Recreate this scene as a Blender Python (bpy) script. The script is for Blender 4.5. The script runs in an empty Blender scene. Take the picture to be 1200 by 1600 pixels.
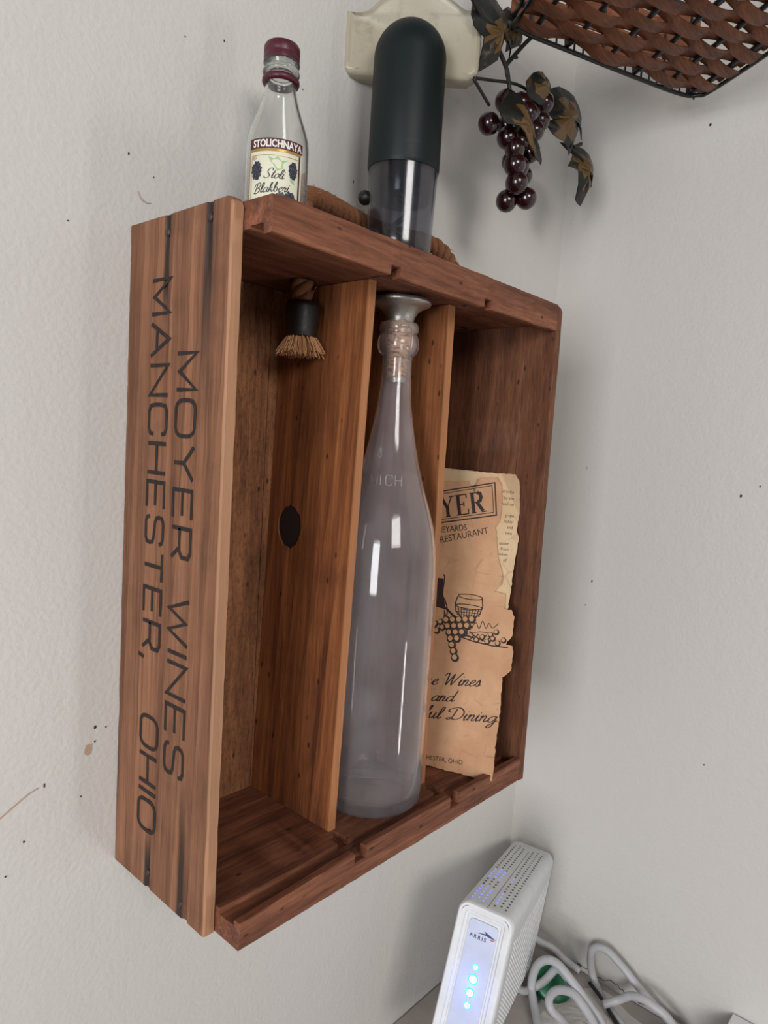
import bpy, bmesh, math, random
from mathutils import Vector, Matrix, noise
from mathutils.geometry import tessellate_polygon
random.seed(7)
PI = math.pi
sc = bpy.context.scene
COL = sc.collection
ZO = 1.03                      # height of the crate's underside above the floor
CB = Vector((0, 0, ZO))

# ------------------------------------------------------------------ camera
cam = bpy.data.cameras.new('camera'); camo = bpy.data.objects.new('camera', cam); COL.objects.link(camo)
r_ = Vector((0.66487, -0.74433, 0.06252)); f_ = Vector((0.74632, 0.65851, -0.09686)); u_ = Vector((0.03092, 0.11106, 0.99333))
m = Matrix((r_, u_, -f_)).transposed().to_4x4()
m.translation = Vector((-0.19354, -0.36466, 0.25194)) + CB
camo.matrix_world = m
cam.sensor_fit = 'HORIZONTAL'; cam.sensor_width = 36; cam.lens = 32.588; cam.clip_start = 0.01
sc.camera = camo
CAM = Vector((-0.19354, -0.36466, 0.25194))

# ------------------------------------------------------------------ light
world = bpy.data.worlds.new('world'); sc.world = world; world.use_nodes = True
bg = world.node_tree.nodes['Background']; bg.inputs[0].default_value = (0.94, 0.96, 1.0, 1); bg.inputs[1].default_value = 0.25
def area(name, loc, target, sx, sy, power, col):
    l = bpy.data.lights.new(name, 'AREA'); l.shape = 'RECTANGLE'; l.size = sx; l.size_y = sy; l.energy = power; l.color = col
    o = bpy.data.objects.new(name, l); COL.objects.link(o); o.location = Vector(loc) + CB
    o.rotation_euler = (Vector(target) - Vector(loc)).to_track_quat('-Z', 'Y').to_euler(); return o
area('window_light_front', (-0.9, -2.3, 0.95), (0.15, 0, 0.15), 0.9, 0.7, 25, (1.0, 0.97, 0.93))
area('bounce_light_low', (0.75, -2.3, -0.75), (0.15, 0, 0.1), 0.45, 0.45, 17, (1.0, 0.98, 0.95))  # stands for light reflected up from a low bright surface in front
area('window_light_left', (-2.0, -0.9, 0.2), (0.2, 0, 0.1), 0.6, 0.9, 29, (0.97, 0.97, 1.0))
vs = sc.view_settings
vs.view_transform = 'Standard'; vs.look = 'None'; vs.exposure = 0.0; vs.gamma = 1.0; vs.use_curve_mapping = False

# ------------------------------------------------------------------ node helpers
def srgb(*c):
    return tuple((x / 255 / 12.92 if x / 255 <= 0.04045 else ((x / 255 + 0.055) / 1.055) ** 2.4) for x in c) + (1,)
class NB:
    def __init__(s, name):
        s.m = bpy.data.materials.new(name); s.m.use_nodes = True; s.t = s.m.node_tree; s.n = s.t.nodes; s.n.clear()
        s.out = s.new('ShaderNodeOutputMaterial')
    def new(s, t, **k):
        n = s.n.new(t)
        for a, b in k.items(): setattr(n, a, b)
        return n
    def put(s, sock, v):
        if v is None: return
        if hasattr(v, 'is_output'): s.t.links.new(v, sock)
        elif isinstance(v, (tuple, list)) and len(v) == 4 and sock.type == 'VECTOR': sock.default_value = v[:3]
        else: sock.default_value = v
    def math(s, op, a, b=None, c=None, clamp=False):
        n = s.new('ShaderNodeMath', operation=op, use_clamp=clamp)
        for i, v in enumerate((a, b, c)): s.put(n.inputs[i], v) if v is not None else None
        return n.outputs[0]
    def mix(s, f, a, b, mode='MIX'):
        n = s.new('ShaderNodeMix', data_type='RGBA', blend_type=mode)
        s.put(n.inputs['Factor'], f); s.put(n.inputs[6], a); s.put(n.inputs[7], b); return n.outputs[2]
    def ramp(s, f, stops):
        n = s.new('ShaderNodeValToRGB'); s.put(n.inputs[0], f); e = n.color_ramp.elements
        while len(e) < len(stops): e.new(0.5)
        for i, (p, c) in enumerate(stops): e[i].position = p; e[i].color = c if isinstance(c, tuple) else (c, c, c, 1)
        return n.outputs[0]
    def coord(s, scale=(1, 1, 1), loc=(0, 0, 0), rot=(0, 0, 0)):
        tc = s.new('ShaderNodeTexCoord'); mp = s.new('ShaderNodeMapping'); s.t.links.new(tc.outputs['Object'], mp.inputs[0])
        mp.inputs['Scale'].default_value = scale; mp.inputs['Location'].default_value = loc; mp.inputs['Rotation'].default_value = rot
        return mp.outputs[0]
    def noise(s, v, scale, detail=4, rough=0.55, dist=0):
        n = s.new('ShaderNodeTexNoise'); s.put(n.inputs['Vector'], v); n.inputs['Scale'].default_value = scale
        n.inputs['Detail'].default_value = detail; n.inputs['Roughness'].default_value = rough; n.inputs['Distortion'].default_value = dist
        return n.outputs['Fac']
    def voro(s, v, scale, feat='F1', rnd=1):
        n = s.new('ShaderNodeTexVoronoi', feature=feat); s.put(n.inputs['Vector'], v); n.inputs['Scale'].default_value = scale
        n.inputs['Randomness'].default_value = rnd; return n
    def bump(s, h, strength=0.3, dist=0.001, nrm=None):
        n = s.new('ShaderNodeBump'); n.inputs['Strength'].default_value = strength; n.inputs['Distance'].default_value = dist
        s.put(n.inputs['Height'], h); s.put(n.inputs['Normal'], nrm) if nrm else None; return n.outputs[0]
    def bsdf(s, col, rough=0.6, nrm=None, **k):
        n = s.new('ShaderNodeBsdfPrincipled'); s.put(n.inputs['Base Color'], col); s.put(n.inputs['Roughness'], rough)
        if nrm: s.put(n.inputs['Normal'], nrm)
        for a, b in k.items(): s.put(n.inputs[a.replace('_', ' ')], b)
        return n.outputs[0]
    def done(s, sh): s.t.links.new(sh, s.out.inputs[0]); return s.m
def plain(name, rgb, rough=0.6, bump=0, bscale=300, **k):
    b = NB(name); c = b.coord(); n = b.noise(c, 60, 3)
    col = b.mix(n, tuple(x * 0.85 for x in rgb[:3]) + (1,), tuple(min(1, x * 1.12) for x in rgb[:3]) + (1,))
    nr = b.bump(b.noise(c, bscale, 2), bump, 0.001) if bump else None
    return b.done(b.bsdf(col, rough, nr, **k))

def wood(name, axis, light, mid, dark, rough=0.62, stretch=14, fine=260, bumpd=0.0004, saw=0, stain=None, offs=(0, 0, 0), contrast=1.0, gloss=0.3, pores=1, wave=0.05):
    """grain runs along axis (0,1,2)"""
    b = NB(name)
    sc3 = [1.0, 1.0, 1.0]; sc3[axis] = 1 / stretch
    v = b.coord(tuple(sc3), offs)
    big = b.noise(v, 34, 3, 0.5, 0.6)
    mid_n = b.noise(v, 110, 4, 0.6, 0.3)
    fin = b.noise(v, fine * 2.2, 3, 0.7)
    wv = b.new('ShaderNodeTexWave', wave_type='BANDS', bands_direction='DIAGONAL', wave_profile='SAW')
    b.put(wv.inputs['Vector'], b.coord(tuple(sc3), offs)); wv.inputs['Scale'].default_value = 42; wv.inputs['Distortion'].default_value = 5.5
    wv.inputs['Detail'].default_value = 2; wv.inputs['Detail Scale'].default_value = 0.7
    g = b.math('ADD', b.math('MULTIPLY', mid_n, 0.55), b.math('MULTIPLY', wv.outputs['Fac'], wave))
    g = b.math('ADD', g, b.math('MULTIPLY', fin, 0.45 - wave))
    col = b.ramp(g, [(0.5 - 0.18 / contrast, dark), (0.5, mid), (0.5 + 0.2 / contrast, light)])
    tint = b.ramp(big, [(0.3, (0.80, 0.76, 0.74, 1)), (0.7, (1.12, 1.08, 1.04, 1))])
    col = b.mix(1.0, col, tint, 'MULTIPLY')
    blot = b.noise(b.coord((1, 1, 1), offs), 22, 5, 0.65)
    col = b.mix(b.ramp(blot, [(0.5, 0.0), (0.75, 0.45)]), col, tuple(x * 0.55 for x in dark[:3]) + (1,))
    if pores:
        vo = b.voro(b.coord(tuple(1 if i != axis else 0.5 for i in range(3))), 95)
        col = b.mix(b.ramp(vo.outputs['Distance'], [(0.06, 0.8), (0.12, 0.0)]), col, (0.02, 0.008, 0.004, 1))
    if stain: col = stain(b, col)
    h = b.math('ADD', b.math('MULTIPLY', fin, 0.6), mid_n)
    if saw:
        sv = [1.0, 1.0, 1.0]; sv[axis] = 0.9
        rip = b.noise(b.coord((1, 1, 0.5) if axis == 2 else (0.5, 1, 1)), 420, 3, 0.7)
        col = b.mix(b.ramp(rip, [(0.36, 0.38), (0.5, 0.0)]), col, tuple(x * 0.4 for x in dark[:3]) + (1,))
        h = b.math('ADD', h, b.math('MULTIPLY', rip, 1.2))
    nr = b.bump(h, 0.7, bumpd)
    return b.done(b.bsdf(col, b.ramp(fin, [(0.3, rough + 0.1), (0.7, rough - 0.08)]), nr, Specular_IOR_Level=gloss))

# ------------------------------------------------------------------ object helpers
def tag(o, label=None, cat=None, group=None, kind=None):
    if label: o['label'] = label
    if cat: o['category'] = cat
    if group: o['group'] = group
    if kind: o['kind'] = kind
    return o
def thing(name, loc, label, cat, group=None):
    o = bpy.data.objects.new(name, None); COL.objects.link(o); o.location = Vector(loc) + CB; o.empty_display_size = 0.02
    o['off'] = 0; del o['off']
    return tag(o, label, cat, group)
def link(name, me, mat, parent=None, smooth=False):
    o = bpy.data.objects.new(name, me); COL.objects.link(o)
    if mat: me.materials.append(mat)
    if parent: o.parent = parent
    if smooth:
        for p in me.polygons: p.use_smooth = True
    return o
def org(p):                                   # world origin of a parent (crate coordinates); parents are never rotated
    v = Vector((0, 0, 0)); q = p
    while q: v += Vector(q.location); q = q.parent
    return v - CB if p else -CB
def mesh(name, verts, faces, mat, parent=None, smooth=False, local=False, fix=True):
    o0 = Vector((0, 0, 0)) if local else org(parent)
    me = bpy.data.meshes.new(name); me.from_pydata([tuple(Vector(v) - o0) for v in verts], [], faces); me.update()
    if fix:
        bm = bmesh.new(); bm.from_mesh(me); bmesh.ops.remove_doubles(bm, verts=bm.verts, dist=1e-6)
        bmesh.ops.recalc_face_normals(bm, faces=bm.faces); bm.to_mesh(me); bm.free()
    return link(name, me, mat, parent, smooth)
def bevel(o, w=0.0006, seg=2, ang=35):
    md = o.modifiers.new('bevel', 'BEVEL'); md.width = w; md.segments = seg; md.limit_method = 'ANGLE'; md.angle_limit = math.radians(ang); return o
def smooth_ang(o, a=40):
    for p in o.data.polygons: p.use_smooth = True
    o.data.set_sharp_from_angle(angle=math.radians(a)); return o
def box(x0, x1, y0, y1, z0, z1):
    V = [(x, y, z) for x in (x0, x1) for y in (y0, y1) for z in (z0, z1)]
    return V, [(0, 1, 3, 2), (4, 6, 7, 5), (0, 4, 5, 1), (2, 3, 7, 6), (0, 2, 6, 4), (1, 5, 7, 3)]
def merge(*parts):
    V, F = [], []
    for v, f in parts:
        n = len(V); V += list(v); F += [tuple(i + n for i in q) for q in f]
    return V, F
def sweep(stations, axis, prof, jit=0.0, seed=0):
    """stations: positions along axis; prof(s)-> 2D points (same count); caps at both ends"""
    V, F = [], []; n = None; oth = [i for i in range(3) if i != axis]
    for s in stations:
        P = prof(s); n = len(P)
        for k, (a, b) in enumerate(P):
            v = [0, 0, 0]; v[axis] = s
            ja = noise.noise(Vector((s * 60, k * 3.1, seed))) * jit + noise.noise(Vector((s * 260, k * 5.1, seed + 9))) * jit * 0.5
            jb = noise.noise(Vector((s * 60, k * 3.1, seed + 50))) * jit + noise.noise(Vector((s * 260, k * 5.1, seed + 59))) * jit * 0.5
            v[oth[0]] = a + ja; v[oth[1]] = b + jb; V.append(tuple(v))
    for i in range(len(stations) - 1):
        for k in range(n): F.append((i * n + k, i * n + (k + 1) % n, (i + 1) * n + (k + 1) % n, (i + 1) * n + k))
    F.append(tuple(range(n))[::-1]); F.append(tuple((len(stations) - 1) * n + k for k in range(n)))
    return V, F
def lin(a, b, n): return [a + (b - a) * i / n for i in range(n + 1)]
def lathe(prof, c, seg=48, cap0=True, cap1=True):
    V, F = [], []
    for r, z in prof:
        for k in range(seg): a = 2 * PI * k / seg; V.append((c[0] + r * math.cos(a), c[1] + r * math.sin(a), z))
    for i in range(len(prof) - 1):
        for k in range(seg): F.append((i * seg + k, i * seg + (k + 1) % seg, (i + 1) * seg + (k + 1) % seg, (i + 1) * seg + k))
    if cap0: F.append(tuple(range(seg))[::-1])
    if cap1: F.append(tuple((len(prof) - 1) * seg + k for k in range(seg)))
    return V, F
def cr(P, n=6, closed=False):                  # Catmull-Rom
    P = [Vector(p) for p in P]; out = []; L = len(P)
    g = (lambda i: P[i % L]) if closed else (lambda i: P[max(0, min(L - 1, i))])
    for i in range(L if closed else L - 1):
        a, b, c, d = g(i - 1), g(i), g(i + 1), g(i + 2)
        for k in range(n):
            t = k / n; out.append(0.5 * ((2 * b) + (c - a) * t + (2 * a - 5 * b + 4 * c - d) * t * t + (3 * b - a - 3 * c + d) * t ** 3))
    if not closed: out.append(P[-1])
    return out
def tube(path, rad, seg=10, closed=False, caps=True):
    P = [Vector(p) for p in path]; n = len(P); V, F = [], []
    R = rad if callable(rad) else (lambda t: rad)
    T = [((P[(i + 1) % n] if closed else P[min(n - 1, i + 1)]) - (P[i - 1] if closed else P[max(0, i - 1)])).normalized() for i in range(n)]
    up = Vector((0, 0, 1)) if abs(T[0].z) < 0.9 else Vector((1, 0, 0)); N = T[0].cross(up).normalized()
    for i in range(n):
        N = (N - T[i] * N.dot(T[i])).normalized(); B = T[i].cross(N); r = R(i / (n - 1))
        for k in range(seg): a = 2 * PI * k / seg; V.append(tuple(P[i] + (N * math.cos(a) + B * math.sin(a)) * r))
    for i in range(n if closed else n - 1):
        j = (i + 1) % n
        for k in range(seg): F.append((i * seg + k, i * seg + (k + 1) % seg, j * seg + (k + 1) % seg, j * seg + k))
    if caps and not closed: F.append(tuple(range(seg))[::-1]); F.append(tuple((n - 1) * seg + k for k in range(seg)))
    return V, F
def sphere(c, r, su=14, sv=10, squash=1):
    V, F = [], []
    V.append((c[0], c[1], c[2] - r * squash))
    for j in range(1, sv):
        p = -PI / 2 + PI * j / sv
        for k in range(su): a = 2 * PI * k / su; V.append((c[0] + r * math.cos(p) * math.cos(a), c[1] + r * math.cos(p) * math.sin(a), c[2] + r * squash * math.sin(p)))
    V.append((c[0], c[1], c[2] + r * squash)); L = len(V) - 1
    for k in range(su): F.append((0, 1 + (k + 1) % su, 1 + k)); F.append((L, L - su + k, L - su + (k + 1) % su))
    for j in range(sv - 2):
        for k in range(su): a = 1 + j * su; F.append((a + k, a + (k + 1) % su, a + su + (k + 1) % su, a + su + k))
    return V, F

# ---- print and lettering: flat strokes and shapes mapped onto a surface by fn(u,v)
def ribbon(P, w, closed=False, calli=False):
    P = [Vector(p[:2]) for p in P]; n = len(P); V, F = [], []
    for i in range(n):
        a = P[i - 1] if (i or closed) else P[0]; c = P[(i + 1) % n] if (i < n - 1 or closed) else P[-1]
        d0 = (P[i] - a); d1 = (c - P[i])
        if d0.length < 1e-9: d0 = d1
        if d1.length < 1e-9: d1 = d0
        d0 = d0.normalized(); d1 = d1.normalized(); t = (d0 + d1); t = t.normalized() if t.length > 1e-6 else d0
        nn = Vector((-t.y, t.x)); k = 1 / max(0.45, abs(nn.dot(Vector((-d0.y, d0.x)))))
        ww = w * k / 2
        if calli: ww *= 0.35 + 0.75 * abs((t.y * 0.9 - t.x * 0.35))
        V += [P[i] + nn * ww, P[i] - nn * ww]
    for i in range(n if closed else n - 1): j = (i + 1) % n; F.append((2 * i, 2 * i + 1, 2 * j + 1, 2 * j))
    return V, F
def poly(P):
    P = [Vector((p[0], p[1], 0)) for p in P]
    return [Vector((p.x, p.y)) for p in P], [tuple(t) for t in tessellate_polygon([P])]
def disc(c, r, n=12): return poly([(c[0] + r * math.cos(2 * PI * k / n), c[1] + r * math.sin(2 * PI * k / n)) for k in range(n)])
def font_text(s, size, x=0, y=0, sx=1, spacing=1, ang=0, offset=0):
    cu = bpy.data.curves.new('t', 'FONT'); cu.body = s; cu.size = size; cu.space_character = spacing; cu.resolution_u = 3; cu.offset = offset
    o = bpy.data.objects.new('t', cu); COL.objects.link(o)
    me = bpy.data.meshes.new_from_object(o.evaluated_get(bpy.context.evaluated_depsgraph_get()))
    ca, sa = math.cos(ang), math.sin(ang)
    V = [Vector((x + v.co.x * sx * ca - v.co.y * sa, y + v.co.x * sx * sa + v.co.y * ca)) for v in me.vertices]
    F = [tuple(p.vertices) for p in me.polygons]
    bpy.data.objects.remove(o); bpy.data.curves.remove(cu); bpy.data.meshes.remove(me)
    return V, F
def ink(name, shapes, fn, mat, parent):
    out = []
    for i, (V, F) in enumerate(shapes):           # crossing strokes lie a hair apart, like layers of ink
        W = [Vector(fn(v[0], v[1])) for v in V]
        f = F[0]; n = (W[f[1]] - W[f[0]]).cross(W[f[2]] - W[f[0]])
        if n.length > 0: n.normalize()
        if n.dot(CAM - W[f[0]]) < 0: n = -n
        out.append(([w + n * (i % 8) * 7e-6 for w in W], F))
    V, F = merge(*out)
    return mesh(name, V, F, mat, parent, fix=False)

# wide stencil letters, box 1 high
def rr(x0, y0, x1, y1, r, n=3):
    out = []
    for cx, cy, a0 in ((x1 - r, y1 - r, 0), (x0 + r, y1 - r, PI / 2), (x0 + r, y0 + r, PI), (x1 - r, y0 + r, 1.5 * PI)):
        for k in range(n + 1): a = a0 + PI / 2 * k / n; out.append((cx + r * math.cos(a), cy + r * math.sin(a)))
    return out
WIDE = {
 'M': (1.45, [[(0, 0), (0, 1), (.72, .12), (1.45, 1), (1.45, 0)]]),
 'O': (1.45, ['C', rr(0, 0, 1.45, 1, .34)]),
 'Y': (1.35, [[(0, 1), (.67, .5), (1.35, 1)], [(.67, .5), (.67, 0)]]),
 'E': (1.15, [[(1.15, 1), (0, 1), (0, 0), (1.15, 0)], [(0, .5), (1.05, .5)]]),
 'R': (1.25, [[(0, 0), (0, 1), (.95, 1), (1.2, .88), (1.2, .55), (.95, .42), (0, .42)], [(.8, .42), (1.25, 0)]]),
 'W': (1.75, [[(0, 1), (.45, 0), (.88, .9), (1.3, 0), (1.75, 1)]]),
 'I': (0.0, [[(0, 0), (0, 1)]]),
 'N': (1.3, [[(0, 0), (0, 1), (1.3, 0), (1.3, 1)]]),
 'S': (1.2, [[(1.2, .78), (1.15, .93), (.95, 1), (.25, 1), (.05, .92), (0, .76), (.05, .6), (.25, .53), (.95, .47), (1.15, .4), (1.2, .24), (1.15, .08), (.95, 0), (.25, 0), (.05, .07), (0, .22)]]),
 'A': (1.4, [[(0, 0), (.7, 1), (1.4, 0)], [(.32, .33), (1.08, .33)]]),
 'C': (1.3, [[(1.3, .74), (1.26, .92), (1.02, 1), (.3, 1), (.05, .9), (0, .66), (0, .34), (.05, .1), (.3, 0), (1.02, 0), (1.26, .08), (1.3, .26)]]),
 'H': (1.3, [[(0, 0), (0, 1)], [(1.3, 0), (1.3, 1)], [(0, .5), (1.3, .5)]]),
 'T': (1.25, [[(0, 1), (1.25, 1)], [(.62, 1), (.62, 0)]]),
 ',': (.1, [[(.08, .1), (.0, -.22)]]),
}
def wide_text(s, x0, x1, y0, h, w):
    adv = []; x = 0
    for ch in s: adv.append(x); x += WIDE[ch][0] + .42
    tot = x - .42; k = (x1 - x0) / tot; out = []
    for ch, a in zip(s, adv):
        st = WIDE[ch][1]; cl = st[0] == 'C'
        for P in (st[1:] if cl else st): out.append(ribbon([(x0 + (a + p[0]) * k, y0 + p[1] * h) for p in P], w, closed=cl))
    return out
# copperplate-like script letters, x-height 1, strokes splined
SCR = {
 'a': (1.05, [[(.85, .85), (.5, 1), (.12, .6), (.12, .12), (.42, 0), (.75, .45), (.88, 1)], [(.88, 1), (.76, .3), (.88, 0), (1.12, .25)]]),
 'b': (.85, [[(0, .3), (.32, 1.4), (.35, 2), (.17, 1.9), (.1, .5), (.3, 0), (.62, .3), (.6, .8), (.35, 1), (.15, .7)]]),
 'd': (1.05, [[(.85, .85), (.5, 1), (.12, .6), (.12, .12), (.42, 0), (.75, .45), (.9, 1)], [(1.05, 2.1), (.78, .35), (.88, 0), (1.12, .25)]]),
 'e': (.78, [[(.1, .4), (.5, .6), (.6, .9), (.4, 1), (.12, .6), (.15, .12), (.42, 0), (.8, .3)]]),
 'f': (.68, [[(0, .2), (.45, 1.3), (.62, 2.05), (.42, 2.0), (.28, 1.0), (.12, -.8), (.28, -.95), (.42, -.3), (.25, .2), (.7, .35)]]),
 'g': (1.0, [[(.85, .85), (.5, 1), (.12, .6), (.12, .12), (.42, 0), (.75, .45), (.88, 1)], [(.88, 1), (.72, -.5), (.4, -.95), (.2, -.7), (.7, -.1), (1.1, .3)]]),
 'h': (.95, [[(0, .2), (.42, 1.5), (.42, 2), (.25, 1.8), (.08, 0)], [(.1, .4), (.42, 1), (.6, .8), (.55, .2), (.7, 0), (.95, .25)]]),
 'i': (.48, [[(0, .4), (.2, 1), (.1, .3), (.2, 0), (.5, .3)], [(.3, 1.42), (.34, 1.52)]]),
 'k': (.85, [[(0, .2), (.35, 1.6), (.35, 2), (.2, 1.7), (.08, 0)], [(.6, 1), (.15, .5), (.4, .42), (.6, 0), (.85, .25)]]),
 'l': (.48, [[(0, .2), (.42, 1.4), (.42, 2), (.2, 1.8), (.1, .4), (.25, 0), (.5, .3)]]),
 'n': (.9, [[(-.02, .7), (.15, 1), (.15, .8), (.03, 0)], [(.05, .35), (.42, 1), (.6, .8), (.5, .2), (.65, 0), (.92, .3)]]),
 'o': (.85, [[(.45, 1), (.1, .6), (.12, .1), (.4, 0), (.7, .4), (.68, .85), (.45, 1)], [(.6, .9), (.88, .8)]]),
 'r': (.72, [[(0, .4), (.2, 1.05), (.25, .85), (.52, .85), (.4, .3), (.5, 0), (.75, .3)]]),
 's': (.68, [[(0, .1), (.35, 1.05), (.5, .6), (.42, .08), (.12, .05)], [(.12, .05), (.4, .0), (.7, .3)]]),
 't': (.52, [[(0, .3), (.38, 1.7)], [(.34, 1.5), (.15, .3), (.25, 0), (.55, .3)], [(.05, 1.1), (.55, 1.15)]]),
 'u': (1.0, [[(-.02, .6), (.15, 1), (.1, .3), (.3, 0), (.6, .5), (.72, 1)], [(.72, 1), (.62, .3), (.75, 0), (1.02, .3)]]),
 'W': (2.0, [[(-.2, 1.6), (.05, 2.05), (.3, 1.9), (.35, .7), (.4, 0)], [(.4, 0), (1.05, 1.95)], [(1.05, 1.95), (1.0, .6), (1.1, 0)], [(1.1, 0), (1.6, 1.3), (2.0, 2.15)]]),
 'D': (1.9, [[(.75, 1.8), (.6, .5), (.3, .0), (0, .12), (.3, .3), (1.0, 0), (1.6, .5), (1.65, 1.4), (1.0, 2.05), (.1, 1.85), (-.15, 1.4), (.2, 1.25)]]),
 'F': (1.5, [[(.2, .2), (.4, 0), (.7, .4), (.9, 1.9)], [(-.1, 1.5), (.2, 1.95), (1.0, 1.9), (1.6, 2.1)], [(.5, 1), (1.2, 1.05)]]),
 'S': (1.25, [[(-.1, .45), (.15, 0), (.7, .1), (.85, .6), (.45, 1.15), (.4, 1.7), (.8, 2.1), (1.2, 1.95), (1.1, 1.6)]]),
 'B': (1.3, [[(.5, 1.9), (.3, .6), (.1, 0)], [(-.1, 1.3), (.2, 1.95), (.85, 2.1), (1.1, 1.65), (.85, 1.15), (.4, 1.05)], [(.4, 1.05), (.95, .95), (1.05, .4), (.6, -.05), (.0, .1)]]),
 ' ': (.7, []),
}
def fit(s, x0, x1, y0, h, ang=0, sp=1.0):
    V, F = font_text(s, 1, spacing=sp); a = min(v.x for v in V); b = max(v.x for v in V); t = max(v.y for v in V if True); ca, sa = math.cos(ang), math.sin(ang); k = (x1 - x0) / (b - a)
    t = .72
    return [Vector((x0 + (v.x - a) * k * ca - v.y * h / t * sa, y0 + (v.x - a) * k * sa + v.y * h / t * ca)) for v in V], F
def script_text(s, x0, x1, y0, xh, w, slant=0.45, ang=0):
    adv = []; x = 0
    for ch in s: adv.append(x); x += SCR[ch][0]
    k = (x1 - x0) / x; out = []; ca, sa = math.cos(ang), math.sin(ang)
    for ch, a in zip(s, adv):
        for P in SCR[ch][1]:
            Q = cr([(p[0], p[1], 0) for p in P], 4)
            pts = []
            for q in Q:
                X = (a + q.x) * k + q.y * xh * slant; Y = q.y * xh; pts.append((x0 + X * ca - Y * sa, y0 + X * sa + Y * ca))
            out.append(ribbon(pts, w, calli=True))
    return out
# serif capitals from strokes (thick stems, thin joins, slab serifs)
SER = {
 'M': (1.0, [('k', [(.12, 0), (.12, 1)]), ('K', [(.12, 1), (.5, 0)]), ('k', [(.5, 0), (.88, 1)]), ('K', [(.88, 1), (.88, 0)]), ('s', (.12, 0)), ('s', (.88, 0)), ('s', (.1, 1)), ('s', (.9, 1))]),
 'O': (.95, [('o', None)]),
 'Y': (.92, [('K', [(.12, 1), (.46, .45)]), ('k', [(.46, .45), (.8, 1)]), ('K', [(.46, .48), (.46, 0)]), ('s', (.46, 0)), ('s', (.12, 1)), ('s', (.8, 1))]),
 'E': (.82, [('K', [(.18, 0), (.18, 1)]), ('k', [(.0, 1), (.72, 1), (.72, .8)]), ('k', [(.18, .52), (.52, .52)]), ('k', [(.52, .4), (.52, .64)]), ('k', [(0, 0), (.76, 0), (.78, .24)])]),
 'R': (.95, [('K', [(.18, 0), (.18, 1)]), ('k', [(.0, 1), (.5, 1)]), ('K', [(.5, 1), (.7, .93), (.74, .74), (.66, .57), (.5, .52)]), ('k', [(.5, .52), (.18, .52)]), ('K', [(.45, .52), (.78, .03)]), ('s', (.18, 0)), ('k', [(.68, 0), (1.0, 0)])]),
}
def serif_text(s, x0, x1, y0, h, ang=0):
    adv = []; x = 0
    for ch in s: adv.append(x); x += SER[ch][0] + .12
    k = (x1 - x0) / (x - .12); out = []; ca, sa = math.cos(ang), math.sin(ang)
    def mp(px, py): X = px * k; Y = py * h; return (x0 + X * ca - Y * sa, y0 + X * sa + Y * ca)
    for ch, a in zip(s, adv):
        for t, P in SER[ch][1]:
            if t == 's': out.append(ribbon([mp(a + P[0] - .17, P[1]), mp(a + P[0] + .17, P[1])], h * .06))
            elif t == 'o':
                Q = [mp(a + .46 + .42 * math.cos(2 * PI * i / 24), .5 + .5 * math.sin(2 * PI * i / 24)) for i in range(24)]
                out.append(ribbon(Q, h * .12, closed=True))
            else: out.append(ribbon([mp(a + p[0], p[1]) for p in P], h * (.17 if t == 'K' else .06)))
    return out

# ------------------------------------------------------------------ materials
def wall_mat(name, base):
    b = NB(name); v = b.coord()
    soft = b.noise(v, 3.0, 3, 0.5)
    col = b.mix(soft, tuple(x * 0.96 for x in base[:3]) + (1,), base)
    sp = b.voro(v, 14); keep = b.noise(v, 9, 2)
    msk = b.math('MULTIPLY', b.ramp(sp.outputs['Distance'], [(0.012, 1.0), (0.022, 0.0)]), b.ramp(keep, [(0.5, 0.0), (0.56, 0.85)]))
    col = b.mix(msk, col, (0.05, 0.04, 0.035, 1))
    pe = b.noise(v, 330, 2, 0.4); lump = b.noise(v, 60, 2, 0.5)
    nr = b.bump(b.math('ADD', pe, b.math('MULTIPLY', lump, 1.2)), 0.30, 0.0010)
    return b.done(b.bsdf(col, 0.42, nr, Specular_IOR_Level=0.42))
M_WALL = wall_mat('wall_paint', srgb(204, 201, 196))
M_WALLR = wall_mat('wall_paint_side', srgb(204, 201, 196))
M_TABLE = plain('table_paint', srgb(168, 160, 154), 0.5, 0.15, 200)
PL, PM, PD = srgb(158, 114, 86), srgb(128, 88, 64), srgb(86, 54, 38)

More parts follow.
